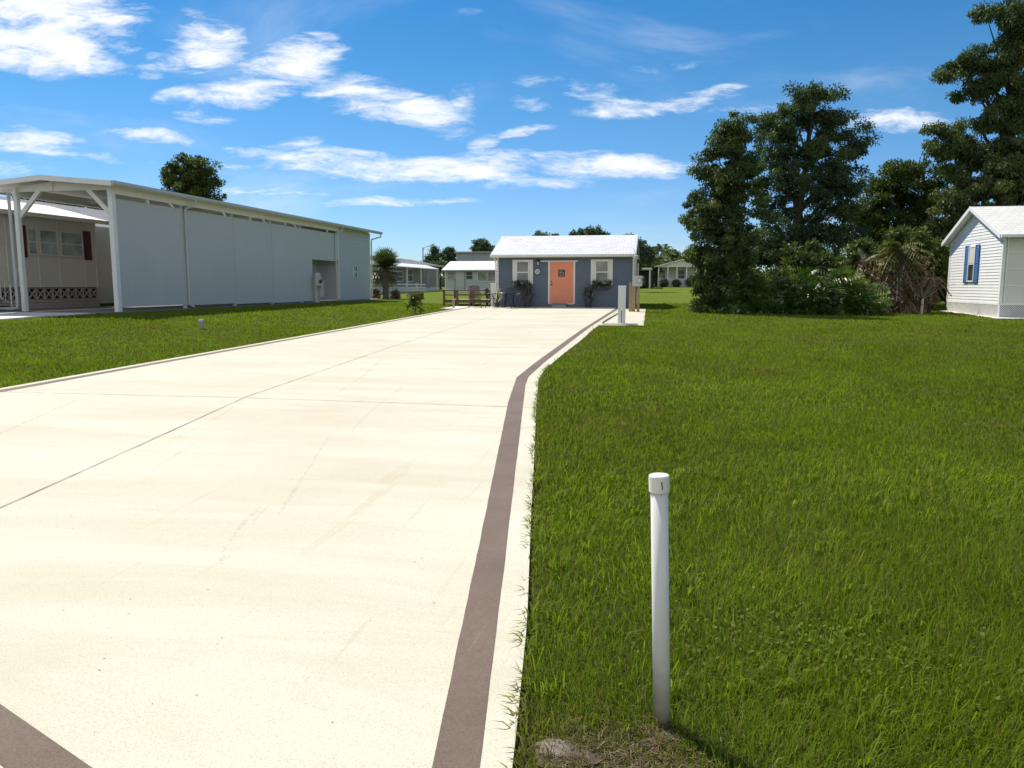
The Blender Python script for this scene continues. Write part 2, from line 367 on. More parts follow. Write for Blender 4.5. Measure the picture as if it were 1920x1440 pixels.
v,f=grid_sheet(xs,ys,lambda X,Y:H(X,Y)); lawn=mesh_obj('lawn',v,f,M['lawn']); lawn.data.polygons.foreach_set('use_smooth',[True]*len(lawn.data.polygons)); tag(lawn,kind='structure')
# right-hand edge of the concrete, and the brown band beside it, as (y,x) tables
EDGE=[(-3,.2),(1.2,-.33),(2.3,-.43),(3.34,-.56),(4.72,-.77),(6.62,-1.05),(9.16,-1.43),(11.7,-1.79),(12.9,-1.87),(15.2,-1.87),(19,-1.83),(23.2,-1.84),(37.58,-1.70)]
BL=[(1.2,-.50),(2.27,-.69),(9.47,-1.84),(11.83,-2.16),(14,-2.19),(18.85,-2.18),(22.46,-2.17),(34.6,-1.96),(37.58,-1.93)]
BR=[(1.2,-.35),(2.3,-.54),(11.0,-1.88),(11.93,-1.99),(14,-2.03),(18.87,-2.03),(23.62,-2.01),(34.6,-1.79),(37.58,-1.76)]
def tab(T,y): return np.interp(y,[t[0] for t in T],[t[1] for t in T])
LE=lambda y: np.interp(y,[-3,6,9,36.5],[-11.2,-9.6,-9.33,-9.3])
DZ=.035
def strip(name,L_,R_,ys_,dz,m,nx=12,skirt=.0,bot=None):
    v=[];f=[]
    for y in ys_:
        l=float(L_(y));r=float(R_(y))
        for i in range(nx+1):
            x=l+(r-l)*i/nx; v.append((x,y,h(x,y)+dz))
    k=nx+1
    for j in range(len(ys_)-1):
        for i in range(nx): f.append((j*k+i,j*k+i+1,(j+1)*k+i+1,(j+1)*k+i))
    if skirt:
        for side in (0,nx):
            for j in range(len(ys_)-1):
                a=j*k+side;b=(j+1)*k+side;n=len(v)
                v+= [(v[a][0],v[a][1],v[a][2]-skirt),(v[b][0],v[b][1],v[b][2]-skirt)]
                f.append((a,b,n+1,n))
    return mesh_obj(name,v,f,m)
yd=np.concatenate([np.arange(-3,1,.5),[1.2],np.arange(1.5,13.4,.25),np.arange(13.6,37.5,.8),[37.58]])
dr=strip('driveway',LE,lambda y:tab(EDGE,y),yd,DZ,M['conc'],24,.12); tag(dr,kind='structure')
yb=np.concatenate([np.arange(1.75,13.4,.15),np.arange(13.6,37.5,.8),[37.58]])
def bandj(T,seed):
    rr=random.Random(seed); return lambda y: tab(T,y)+rr.uniform(-.0018,.0018)*(1 if y<12 else 0)
def child(o,p): o.parent=p; return o
def polyline_strip(name,pts,w,dz,m,parent,step=.3,jit=0):
    P=[]
    for (a,b) in zip(pts[:-1],pts[1:]):
        n=max(1,int(math.dist(a,b)/step))
        for i in range(n): P.append((a[0]+(b[0]-a[0])*i/n,a[1]+(b[1]-a[1])*i/n))
    P.append(pts[-1]); v=[];f=[]; rr=random.Random(len(P))
    for i,p in enumerate(P):
        q=P[min(i+1,len(P)-1)];o=P[max(i-1,0)]; t=Vector((q[0]-o[0],q[1]-o[1])).normalized(); nrm=Vector((-t.y,t.x))
        ww=w/2*(1+rr.uniform(-jit,jit)); off=rr.uniform(-.5,.5)*w*jit
        for sgn in (1,-1):
            x=p[0]+nrm.x*(ww*sgn+off);y=p[1]+nrm.y*(ww*sgn+off); v.append((x,y,h(x,y)+dz))
    for i in range(len(P)-1): f.append((2*i,2*i+1,2*i+3,2*i+2))
    o=mesh_obj(name,v,f,m); o.parent=parent; return o
child(strip('border_band',bandj(BL,1),bandj(BR,2),yb,DZ+.003,M['band'],2),dr)
child(strip('border_band',lambda y:LE(y)+.16,lambda y:LE(y)+.34,np.arange(5.2,36.6,.8),DZ+.003,M['band'],2),dr)
polyline_strip('border_band',[(-.565,1.388),(-2.51,2.255),(-9.41,5.335)],.160,DZ+.0035,M['band'],dr)
JD=DZ+.0055
polyline_strip('expansion_joint',[(-4.0,1.4),(-4.48,4.45),(-5.37,9.29),(-5.87,16.58),(-6.1,23.9),(-6.5,37.4)],.009,JD,M['joint'],dr,.15,.5)
polyline_strip('expansion_joint',[(-9.0,9.14),(-5.37,9.24),(-1.44,9.14)],.010,JD,M['joint'],dr,.12,.5)
polyline_strip('expansion_joint',[(-9.1,16.55),(-2.15,16.66)],.012,JD,M['joint'],dr,.15,.4)
polyline_strip('expansion_joint',[(-9.1,23.9),(-2.2,23.95)],.010,JD,M['joint'],dr,.3,.4)
polyline_strip('expansion_joint',[(-9.1,31.2),(-2.2,31.25)],.010,JD,M['joint'],dr,.3,.4)
def scuff():
    m,nt,N,L,b=nodes('tyre_scuff'); b.inputs['Base Color'].default_value=(.50,.44,.33,1); b.inputs['Roughness'].default_value=.9
    t=N.new('ShaderNodeBsdfTransparent'); mx=N.new('ShaderNodeMixShader'); f=ramp(nt,nz(nt,coord(nt),26,6,.75),[(.46,(0,0,0)),(.70,(.34,.34,.34))])
    L.new(f,mx.inputs[0]); L.new(t.outputs[0],mx.inputs[1]); L.new(b.outputs[0],mx.inputs[2]); L.new(mx.outputs[0],N['Material Output'].inputs[0]); return m
M['scuff']=scuff()
for P_,w_ in (([(-3.6,10.49),(-3.4,9.01),(-3.12,7.44)],.03),([(-3.21,7.09),(-2.79,5.67),(-2.49,4.66)],.028),([(-4.4,6.72),(-4.25,6.11),(-4.13,5.62)],.03),([(-2.7,4.82),(-2.62,4.42),(-2.5,4.04),(-2.36,3.74)],.035),([(-2.66,4.82),(-2.59,4.5)],.03),([(-5.30,9.2),(-4.93,7.93),(-4.72,6.94),(-4.62,6.45)],.03),([(-5.2,14),(-4.6,11.5),(-4.3,9.8)],.04),([(-7.4,8.6),(-6.6,6.6),(-6.0,5.2)],.05)):
    polyline_strip('tyre_scuff',P_,w_,DZ+.0045,M['scuff'],dr,.15,.3)
# leaves and grit lying on the driveway (one litter object)
rng=np.random.default_rng(3)
n=420; ly=1.9+11*rng.random(n)**1.5; lx=np.array([rng.uniform(float(LE(y))+.4,float(tab(BR,y))) for y in ly]); 
sz=rng.uniform(.002,.006,n)*(1+ly*.08); big=rng.random(n)<.015; sz[big]*=2.2
an=rng.random(n)*6.28; k=[]
V=np.zeros((n,4,3))
for j,(a_,b_) in enumerate(((1,0),(0,.42),(-1,0),(0,-.42))):
    V[:,j,0]=lx+sz*(a_*np.cos(an)-b_*np.sin(an)); V[:,j,1]=ly+sz*(a_*np.sin(an)+b_*np.cos(an)); V[:,j,2]=H(lx,ly)+DZ+.002+rng.random(n)*.001
M['litter']=foliage_mat('dry_litter',[(0,(.09,.06,.035)),(1,(.26,.21,.14))],.05)
tag(npmesh('leaf_litter',V,[(0,1,2,3)],rng.random(n),M['litter']),'dry leaf specks and grit scattered over the cream driveway','leaf litter',kind='stuff')
# pad on the right by the small house
pad=strip('concrete_pad',lambda y:tab(EDGE,y)+.006,lambda y:np.interp(y,[24.5,36.5],[-.42,-.55]),np.arange(24.5,36.6,1.0),DZ-.006,M['conc'],4,.1); tag(pad,kind='structure')
pl=strip('concrete_apron',lambda y:-10.15,lambda y:-9.306,np.array([35.2,36,36.8,37.6,38.2]),DZ-.008,M['slabw'],3,.1); tag(pl,kind='structure')
# neighbour's driveway and carport slab
ns=strip('neighbour_driveway',lambda y:-27,lambda y:np.interp(y,[17,18.9,20.4,21.3],[-19.6,-18.5,-17.8,-17.3]),np.array([15,16,17,18,18.9,19.6,20.4,21.0,21.3]),.05,M['slabw'],10,.12); tag(ns,kind='structure')
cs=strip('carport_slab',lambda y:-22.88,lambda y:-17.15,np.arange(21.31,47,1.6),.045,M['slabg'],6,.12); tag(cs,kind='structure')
# bare soil round the clean-out pipe
def soil_patch(cx,cy,r,seed,name='soil_patch'):
    rr=random.Random(seed); n=28; pts=[]
    for i in range(n):
        a=2*math.pi*i/n; q=r*(1+.35*math.sin(3*a+seed)*rr.random()+rr.uniform(-.15,.15)); pts.append((cx+q*math.cos(a),cy+q*math.sin(a)*.8,h(cx,cy)+.004+seed*.0007))
    mb=MB(); mb.v=[(cx,cy,h(cx,cy)+.010)]+pts; mb.f=[(0,i+1,(i+1)%n+1) for i in range(n)]
    return tag(mb.build(name,M['soil']),kind='structure')
soil_patch(.05,2.60,.075,1); soil_patch(-.27,2.42,.10,2,'soil_ground'); soil_patch(.0,2.27,.10,3,'bare_ground')
# ---------------------------------------------------------------- buildings
def win(mb_parent,axis,fx,out,a0,a1,z0,z1,fw=.05,proud=.03,mid=True,gm='glassg',fm='white',midx=False,name='window'):
    """window as part (frame) with pane as sub-part. axis 'x': wall along x at y=fx"""
    fr=MB();d=proud*out
    def bx(m,aa,ab,za,zb,o0,o1):
        if axis=='x': m.box(aa,fx+o0*out,za,ab,fx+o1*out,zb)
        else: m.box(fx+o0*out,aa,za,fx+o1*out,ab,zb)
    bx(fr,a0,a0+fw,z0,z1,.0,proud+.02); bx(fr,a1-fw,a1,z0,z1,.0,proud+.02); bx(fr,a0+fw,a1-fw,z1-fw,z1,.0,proud+.02); bx(fr,a0+fw,a1-fw,z0,z0+fw,.0,proud+.03)
    if mid: zm=(z0+z1)/2; bx(fr,a0+fw,a1-fw,zm-.022,zm+.022,.0,proud+.012)
    if midx: am=(a0+a1)/2; bx(fr,am-.02,am+.02,z0+fw,z1-fw,.0,proud+.008)
    fo=fr.build(name,M[fm],mb_parent)
    pa=MB(); bx(pa,a0+fw*.9,a1-fw*.9,z0+fw*.9,z1-fw*.9,.0,proud); pa.build('pane',M[gm],fo)
    return fo
def gable_roof_x(p,x0,x1,y0,yr,y1,ze,zr,m,t=.09,name='roof'):
    """ridge along x"""
    mb=MB()
    mb.prism([(x0,y0,ze),(x0,yr,zr),(x0,y1,ze),(x0,y1,ze-t),(x0,yr,zr-t),(x0,y0,ze-t)],(x1-x0,0,0))
    o=mb.build(name,m,p); uv_roof(o,'x'); return o
def gable_roof_y(p,x0,xr,x1,y0,y1,ze,zr,m,t=.09,name='roof'):
    mb=MB()
    mb.prism([(x0,y0,ze),(xr,y0,zr),(x1,y0,ze),(x1,y0,ze-t),(xr,y0,zr-t),(x0,y0,ze-t)],(0,y1-y0,0))
    o=mb.build(name,m,p); uv_roof(o,'y'); return o
# --- small blue house
def small_house():
    X0,X1,Y0,Y1,Z0,ZE=-7.83,-1.17,37.6,42.8,.44,2.98
    t=thing('small_house','small slate blue cottage with coral door and white shingle roof at driveway end','house',(-4.5,37.6,.5))
    yr=(Y0+Y1)/2; zr=4.02
    w=MB(); w.siding('x',Y0,X0,X1,Z0,ZE,.15,-1,proud=.034)
    w.box(X0,Y0+.002,Z0,X1,Y1,ZE-.001)
    rl=lambda z: Y0+(z-ZE)/(zr-ZE)*(yr-Y0); rr_=lambda z: Y1-(z-ZE)/(zr-ZE)*(yr-Y0)
    for fx,o in ((X0,-1),(X1,1)):
        w.siding('y',fx,Y0,Y1,Z0,ZE,.115,o); w.siding('y',fx,Y0,Y1,ZE,zr-.06,.115,o,rl,rr_)
    w.build('wall',M['navy'],t)
    fd=MB(); fd.box(X0+.05,Y0+.05,Z0-.25,X1-.05,Y1-.05,Z0-.002); fd.build('foundation',M['mortar'],t)
    for xx in (X0,X1):
        s=-1 if xx==X0 else 1
        c=MB(); c.box(xx-.055*(1 if s>0 else 0)-.0,Y0-.03,Z0+.02,xx+.055*(1 if s<0 else 0),Y0-.001,ZE-.03); c.box(xx,Y0-.03,Z0+.02,xx+s*.028,Y0+.09,ZE-.03); c.build('corner_trim',M['white'],t)
    gable_roof_x(t,-8.12,-1.08,Y0-.34,yr,Y1+.34,3.06,4.13,M['shw'],.06)
    g=MB(); g.prism([(-8.12,Y0-.34,3.055),(-8.12,Y0-.47,3.055),(-8.12,Y0-.47,2.98),(-8.12,Y0-.42,2.925),(-8.12,Y0-.34,2.925)],(7.04,0,0)); g.build('gutter',M['cream'],t)
    s=MB(); s.box(-8.1,Y0-.335,2.955,-1.1,Y0-.03,2.975); s.build('soffit',M['white'],t)
    for xx in (-8.12,-1.08):
        rk=MB(); o=.025 if xx<-4 else -.025
        for a,b in (((Y0-.34,3.0),(yr,4.07)),((yr,4.07),(Y1+.34,3.0))):
            rk.prism([(xx-o*1.0,a[0],a[1]-.09),(xx-o,b[0],b[1]-.09),(xx-o,b[0],b[1]+.035),(xx-o,a[0],a[1]+.035)],(o*.9,0,0))
        rk.build('rake_board',M['white'],t)
    # downspout right
    d=MB(); d.tube([(-1.12,Y0-.40,2.95),(-1.10,Y0-.22,2.78),(-1.10,Y0-.07,2.66),(-1.10,Y0-.07,.62),(-1.06,Y0-.18,.53)],.035,8); d.build('downspout',M['white'],t)
    d=MB(); d.tube([(-7.95,Y0-.40,2.95),(-7.90,Y0-.22,2.78),(-7.90,Y0-.07,2.66),(-7.90,Y0-.07,.62)],.035,8); d.build('downspout',M['white'],t)
    # door
    fr=MB(); yf=Y0-.045
    fr.box(-5.30,yf,.68,-5.22,Y0,2.72); fr.box(-4.06,yf,.68,-3.98,Y0,2.72); fr.box(-5.70,yf-.01,2.72,-3.86,Y0,2.775); fr.box(-5.22,yf,.66,-4.06,Y0,.70)
    fr.build('door_frame',M['trimpk'],t)
    dd=MB(); dd.box(-5.22,Y0-.035,.70,-4.06,Y0,2.72); do=dd.build('door',M['coral'],t)
    for z,r in ((1.74,.032),(1.61,.038)):
        k=MB(); k.tube([(-5.13,Y0-.03,z),(-5.13,Y0-.06,z),(-5.13,Y0-.10,z)],[r,r*.6,r],14); k.build('door_knob' if z<1.7 else 'door_lock',M['black'],do)
    # windows and shutters
    for (a,b,c0,c1) in ((-7.07,-6.05,-6.86,-6.27),(-3.22,-2.17,-2.99,-2.39)):
        win(t,'x',Y0-.018,-1,c0-.03,c1+.03,1.66,2.77,.05,.03,True,'glassg','white')
        hd=MB(); hd.box(a,Y0-.055,2.772,b,Y0-.018,2.82); hd.build('window_head',M['white'],t)
        for (s0,s1) in ((a,c0-.04),(c1+.04,b)):
            sh=MB(); n=3; w_=(s1-s0)/n
            for i in range(n): sh.box(s0+i*w_+.004,Y0-.052,1.62,s0+(i+1)*w_-.004,Y0-.018,2.77)
            sh.box(s0,Y0-.045,1.63,s1,Y0-.018,2.76)
            sh.box(s0+.01,Y0-.066,1.75,s1-.01,Y0-.052,1.84); sh.box(s0+.01,Y0-.066,2.50,s1-.01,Y0-.052,2.59)
            sh.build('shutter',M['whited'],t)
    # lantern
    l=MB(); l.box(-5.83,Y0-.05,2.64,-5.73,Y0-.018,2.82); l.box(-5.80,Y0-.17,2.77,-5.76,Y0-.05,2.80)
    l.lathe((-5.78,Y0-.17,2.63),[(.085,.10),(.10,.12),(.03,.19),(.012,.22)],8); l.lathe((-5.78,Y0-.17,2.52),[(.03,0),(.05,.02),(.045,.035)],8)
    for i in range(4):
        a=math.pi/4+i*math.pi/2; l.tube([(-5.78+.045*math.cos(a),Y0-.17+.045*math.sin(a),2.54),(-5.78+.08*math.cos(a),Y0-.17+.08*math.sin(a),2.74)],.006,5)
    lo=l.build('wall_lantern',M['black'],t); g=MB(); g.lathe((-5.78,Y0-.17,2.556),[(.040,0),(.062,.16)],8); g.build('lantern_glass',M['lamp'],lo)
    # vent grille and pipe on the right side
    # number disc
    s=thing('number_sign','round navy rimmed house number disc beside the coral door','sign',(-5.83,Y0-.02,2.25))
    r=MB(); r.tube([(-5.83,Y0-.019,2.25),(-5.83,Y0-.05,2.25)],.185,28); r.build('rim',M['navymetal'],s)
    r=MB(); r.tube([(-5.83,Y0-.051,2.25),(-5.83,Y0-.058,2.25)],.138,28); r.build('disc',M['panel'],s)
    def text(txt,size,loc,m,parent,name,ext=.002):
        cu=bpy.data.curves.new(name,'FONT'); cu.body=txt; cu.size=size; cu.align_x='CENTER'; cu.align_y='CENTER'; cu.extrude=ext; cu.offset=.003
        to=bpy.data.objects.new(name,cu); C.objects.link(to); dg=bpy.context.evaluated_depsgraph_get(); me=bpy.data.meshes.new_from_object(to.evaluated_get(dg)); bpy.data.objects.remove(to)
        me.transform(Matrix.Rotation(R(90),4,'X')); me.materials.clear(); me.materials.append(m)
        o=bpy.data.objects.new(name,me); C.objects.link(o); o.parent=parent; o.location=Vector(loc)-parent_world(parent); return o
    text('60',.17,(-5.83,Y0-.061,2.25),M['cond'],s,'lettering')
    # door plaque with faded script
    s=thing('door_sign','small square dark sign with pale script strokes on the coral door','sign',(-4.64,Y0-.036,2.17))
    r=MB(); r.box(-4.80,Y0-.055,2.0,-4.48,Y0-.037,2.34); r.build('board',M['black'],s)
    q=MB()
    rr=random.Random(4)
    for zc,x0,x1,a in ((2.275,-4.765,-4.56,.022),(2.185,-4.765,-4.51,.026),(2.12,-4.74,-4.66,.018),(2.11,-4.575,-4.52,.03),(2.045,-4.75,-4.53,.018)):
        pts=[]; n=max(6,int((x1-x0)/.012))
        for i in range(n+1): pts.append((x0+(x1-x0)*i/n,Y0-.059,zc+a*math.sin(i*1.35+rr.random())*rr.uniform(.4,1)))
        q.tube(pts,.007,5)
    q.build('script_lettering',M['cream'],s)
    # step
    st=thing('door_step','grey block step under the coral door','step',(-4.7,Y0-.25,.5)); q=MB(); q.box(-5.06,Y0-.42,h(-4.7,37.3)+DZ+.002,-4.38,Y0-.046,.655); q.build('block',M['gbox'],st)
    q=MB(); q.box(-5.09,Y0-.45,.657,-4.35,Y0-.046,.70); q.build('tread',M['slabg'],st)
small_house()
# --- carport building
def carport():
    t=thing('carport_building','long pale grey motorhome carport with wall panels and lap sided shed end','carport',(-17.35,22.4,.7))
    XR,XL,XC=-17.35,-20.85,-19.5; ZG=.70
    rf=MB(); X0,X1,Y0,Y1=-22.42,-16.98,21.95,46.05  # unseen left eave widened towards the home to shade the slab
    ze,zr=4.83,5.07
    rf.prism([(X0,Y0,ze),(XC,Y0,zr),(X1,Y0,ze),(X1,Y0,ze-.06),(XC,Y0,zr-.06),(X0,Y0,ze-.06)],(0,Y1-Y0,0)); rf.build('roof',M['cream'],t)
    fa=MB()
    fa.prism([(X0,Y0-.02,ze+.015),(XC,Y0-.02,zr+.015),(X1+.02,Y0-.02,ze+.015),(X1+.02,Y0-.02,ze-.15),(XC,Y0-.02,zr-.15),(X0,Y0-.02,ze-.15)],(0,.018,0)); fa.build('front_fascia',M['cream'],t)
    gt=MB(); gt.prism([(X1+.002,Y0,ze+.02),(X1+.12,Y0,ze+.02),(X1+.12,Y0,ze-.06),(X1+.07,Y0,ze-.13),(X1+.002,Y0,ze-.13)],(0,Y1-Y0,0)); gt.build('gutter',M['panel'],t)
    gt=MB(); gt.prism([(X0-.002,Y0,ze+.02),(X0-.12,Y0,ze+.02),(X0-.12,Y0,ze-.06),(X0-.07,Y0,ze-.13),(X0-.002,Y0,ze-.13)],(0,Y1-Y0,0)); gt.build('gutter',M['panel'],t)
    # long beams and front beam
    bm=MB(); bm.box(XR-.06,22.3,4.50,XR+.09,40.25,4.765); bm.build('side_beam',M['cream'],t)
    bm=MB(); bm.box(XL-.07,22.3,4.50,XL+.07,40.25,4.765); bm.build('side_beam',M['cream'],t)
    bm=MB(); bm.prism([(XL-.6,22.42,4.63),(XR-.065,22.42,4.63),(XR-.065,22.42,4.75),(XC,22.42,4.93),(XL-.6,22.42,4.72)],(0,.12,0)); bm.build('front_beam',M['cream'],t)
    for y in (25.5,28.5,31.5,34.5,37.5):
        b=MB(); b.box(XL+.075,y,4.56,XR-.065,y+.08,4.72); b.build('rafter',M['cream'],t)
    kp=MB(); kp.box(XC-.05,22.37,4.63,XC+.05,22.415,4.95); kp.build('king_post',M['cream'],t)
    ry=(22.4,26.05,29.5,32.7,35.7)
    for y in ry:
        p=MB(); w_=.085 if y<23 else .05
        p.box(XR-.06,y-w_,ZG,XR+.10 if y<23 else XR+.058,y+w_,4.50); p.build('post',M['white' if y<23 else 'panel'],t)
    for y in (22.4,27.0,31.6,36.2):
        p=MB(); p.box(XL-.07,y-.07,ZG,XL+.07,y+.07,4.50); p.build('post',M['white'],t)
    for (x,s) in ((XL,1),(XR,-1)):
        for y in (22.46,) if s==1 else (22.46,):
            b=MB(); b.prism([(x+s*.075,y-.05,3.78),(x+s*.075,y-.05,3.98),(x+s*.72,y-.05,4.63),(x+s*.92,y-.05,4.63)],(0,.1,0)); b.build('brace',M['cream'],t)
    b=MB(); b.prism([(XL+.075,26.95,3.7),(XL+.075,26.95,3.9),(XL+.70,26.95,4.56),(XL+.9,26.95,4.56)],(0,.1,0)); b.build('brace',M['cream'],t)
    for y in ry[1:]:
        b=MB(); b.prism([(XR-.02,y-.09,4.05),(XR-.02,y-.09,4.2),(XR-.02,y-.55,4.5),(XR-.02,y-.7,4.5)],(.06,0,0)); b.build('brace',M['cream'],t)
    # short studs in the gap over the panels
    for y in (24.2,31.0,34.2,38.9):
        p=MB(); p.box(XR-.03,y-.045,4.37,XR+.05,y+.045,4.50); p.build('stud',M['white'],t)
    # wall panels
    edges=[22.49,25.96,29.41,32.61,35.61,40.2]
    starts=[22.49,26.11,29.56,32.76,35.76]; ends=[25.99,29.44,32.64,35.64,40.2]
    for i,(a,b_) in enumerate(zip(starts,ends)):
        p=MB()
        if i<4:
            p.box(XR-.01,a,.87-(.03*i),XR+.062,b_,4.36)
            p.box(XR+.064,a,.87-.03*i,XR+.075,b_,.90-.03*i)
        else:
            p.box(XR-.01,a,.80,XR+.055,36.9,2.88); p.box(XR-.01,a,2.882,XR+.055,b_,4.36); p.box(XR+.057,36.9,2.882,XR+.085,b_,2.96)
        p.build('wall_panel',M['panel'],t)
    nw=MB(); nw.box(-18.62,36.8,.73,-18.55,40.24,4.3); nw.build('inner_wall',M['panel'],t)
    # kerb boards under the opening
    k=MB(); k.box(XR-.02,36.9,.76,XR+.05,40.2,.82); k.build('sill_board',M['whited'],t)
    # shed end
    s=MB(); s.box(XL,40.25,.74,XR,45.0,4.76); s.siding('y',XR,40.26,45.0,.78,4.70,.20,1); s.build('shed_wall',M['greysid'],t)
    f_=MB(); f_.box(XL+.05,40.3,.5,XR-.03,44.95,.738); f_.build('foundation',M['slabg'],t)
    c=MB(); c.box(XR-.02,40.17,.76,XR+.06,40.255,4.76); c.build('corner_trim',M['white'],t)
    c=MB(); c.box(XR-.02,44.96,.76,XR+.045,45.06,4.70); c.build('corner_trim',M['white'],t)
    win(t,'y',XR+.018,1,42.36,42.86,2.0,2.72,.035,.03,True,'glassd','white',True)
    # downspouts
    for (y,ys_) in ((26.4,26.17),(40.0,39.72)):
        d=MB(); d.tube([(X1+.06,y,4.72),(X1+.06,y,4.56),(XR+.12,ys_,4.36),(XR+.12,ys_,4.2),(XR+.12,ys_,.86),(XR+.2,ys_+.15,.78)],.04,8); d.build('downspout',M['panel'],t)
    d=MB(); d.tube([(X1+.06,45.9,4.70),(X1+.06,45.9,4.56),(XR+.09,45.2,4.35),(XR+.09,45.14,4.2),(XR+.09,45.14,.9)],.04,8); d.build('downspout',M['panel'],t)
    d=MB(); d.tube([(XL-.22,22.3,4.6),(XL-.20,22.3,4.2),(XL-.20,22.3,1.0),(XL-.22,22.3,.83),(XL-.4,22.28,.80),(XL-2.6,22.2,.80)],.05,10); d.build('downspout',M['panel'],t)
    # electricity meter stand in front of the opening
    e=thing('meter_cabinet','tan electric meter and breaker cabinet on a post by the carport opening','electric meter',(-17.1,36.95,.68))
    q=MB(); q.box(-17.16,36.80,.66,-17.05,36.95,2.0); q.box(-17.16,37.02,.66,-17.05,37.12,1.5); q.build('post',M['tan'],e)
    q=MB(); q.prism([(-17.04,36.62,1.55),(-17.04,37.02,1.55),(-17.04,37.02,2.02),(-17.04,36.85,2.22),(-17.04,36.72,2.22),(-17.04,36.62,2.1)],(.16,0,0)); q.build('meter_box',M['tan'],e)
    q=MB(); q.tube([(-16.88,36.82,1.78),(-16.80,36.82,1.78)],.10,16); q.build('meter_glass',M['glassd'],e)
    q=MB(); q.box(-17.04,37.04,1.0,-16.90,37.32,1.8); q.build('breaker_box',M['tan'],e)
carport()
# --- mobile home beside the carport
def mobile_home():
    X=-22.9
    t=thing('mobile_home','beige mobile home with maroon shutters and breeze block skirting beyond the carport','mobile home',(X,24,.7))
    w=MB(); w.box(-26.9,18.0,1.5,X,28.5,4.12); w.build('wall',M['beige'],t)
    bt=MB()
    for y in (19.2,20.4,21.6,22.8,24.0,24.72,25.42,26.44,27.78,28.46):
        bt.box(X,y-.03,1.5,X+.02,y+.03,4.1)
    bt.box(X,18,4.0,X+.025,28.5,4.12)
    bt.build('batten',M['cream'],t)
    w=MB(); w.box(-26.5,28.51,1.5,-23.35,37.0,4.05); w.build('recessed_wall',M['beige'],t)
    # roof
    gable_roof_y(t,-27.4,-25.2,-22.45,17.6,28.75,4.22,4.88,M['white'],.07)
    g=MB(); g.box(-22.43,17.6,4.06,-22.33,28.75,4.20); g.build('gutter',M['cream'],t)
    for (a,b) in ((24.92,25.36),(25.48,26.38),(26.52,27.70)):
        win(t,'y',X,1,a,b,2.70,3.68,.05,.03,True,'glassc','cream')
    for (a,b) in ((24.66,24.86),(27.76,28.16)):
        s=MB(); s.box(X,a,2.60,X+.05,b,3.76)
        for i in range(11): s.box(X+.05,a+.03,2.68+i*.095,X+.062,b-.03,2.74+i*.095)
        s.build('shutter',M['maroon'],t)
    s=MB(); s.box(X,23.2,1.6,X+.05,23.45,2.9); s.build('shutter',M['black'],t)
    # skirting: blocks below, decorative screen blocks above
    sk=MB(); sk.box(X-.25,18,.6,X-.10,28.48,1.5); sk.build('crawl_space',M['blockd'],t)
    sk=MB(); zz=[.70,.82,.94,1.05]
    for r_ in range(3):
        y=18+(.2 if r_%2 else 0)
        while y<28.4:
            sk.box(X-.09,y,zz[r_],X+.0,min(y+.385,28.48),zz[r_+1]-.014); y+=.4
    sk.build('block_skirting',M['block'],t)
    m=MB(); m.box(X-.099,18,.6,X-.012,28.48,1.047); m.build('mortar_bed',M['mortar'],t)
    br=MB(); y=18.0; w_=.40
    while y<28.4:
        z0,z1=1.052,1.47; y1=min(y+w_,28.48); b=.022
        br.box(X-.09,y,z0,X,y+b,z1); br.box(X-.09,y1-b,z0,X,y1,z1); br.box(X-.09,y+b,z1-b,X,y1-b,z1); br.box(X-.09,y+b,z0,X,y1-b,z0+b)
        cy=(y+y1)/2; cz=(z0+z1)/2
        for (dy,dz) in ((1,1),(1,-1)):
            hy,hz=(y1-y)/2-b,(z1-z0)/2-b; L_=math.hypot(hy,hz); ny,nz_=-dz*hz/L_*.016,dy*hy/L_*.016
            br.prism([(X-.05,cy-dy*hy+ny,cz-dz*hz+nz_),(X-.05,cy-dy*hy-ny,cz-dz*hz-nz_),(X-.05,cy+dy*hy-ny,cz+dz*hz-nz_),(X-.05,cy+dy*hy+ny,cz+dz*hz+nz_)],(.046+.001*dz,0,0))
        br.box(X-.05,cy-.012,z0+b,X-.007,cy+.012,z1-b) if False else None
        y+=w_
    br.build('screen_blocks',M['block'],t)
    # wall lamp
    q=MB(); q.lathe((X+.10,24.35,2.02),[(.03,0),(.05,.04),(.05,.16),(.02,.2)],8); q.box(X,24.32,2.08,X+.08,24.38,2.12); q.build('wall_lamp',M['cream'],t)
    # steps with rails
    s=thing('porch_steps','dark wooden porch steps with white metal handrail at the left edge','steps',(-22.4,22.2,.7))
    for i in range(5):
        q=MB(); q.box(X+.03,21.15+.28*i,1.5-.15*i-.035,X+1.25,21.15+.28*i+.30,1.5-.15*i); q.build('tread',M['brownchair'],s)
    for xa in (X+.06,X+1.14):
        q=MB(); q.box(xa,21.15,.73,xa+.06,22.45,.9); q.build('stringer',M['brownchair'],s)
    r=MB(); xx=X+1.2
    r.tube([(xx,20.85,2.35),(xx,21.35,2.35),(xx,22.75,1.62)],.022,6); r.tube([(xx,20.85,1.65),(xx,21.35,1.65),(xx,22.75,.95)],.018,6)
    for y in (20.85,21.35,22.75): r.tube([(xx,y,.73),(xx,y,2.35 if y<22 else 1.62)],.025,6)
    for i in range(9):
        y=21.0+i*.19; zt=2.35 if y<21.35 else 2.35-(y-21.35)*.52; r.tube([(xx,y,zt-.7),(xx,y,zt)],.010,5)
    r.build('handrail',M['white'],s)
mobile_home()
def grey_roof_house():
    t=thing('grey_roofed_house','grey shingle roofed house glimpsed beyond the mobile home roof','house',(-32,33,.7))
    w=MB(); w.box(-38,29.5,.6,-27.6,44,4.3); w.build('wall',M['beige'],t)
    gable_roof_y(t,-38.6,-32.5,-27.0,29,44.6,4.3,6.0,M['shg'],.12)
grey_roof_house()
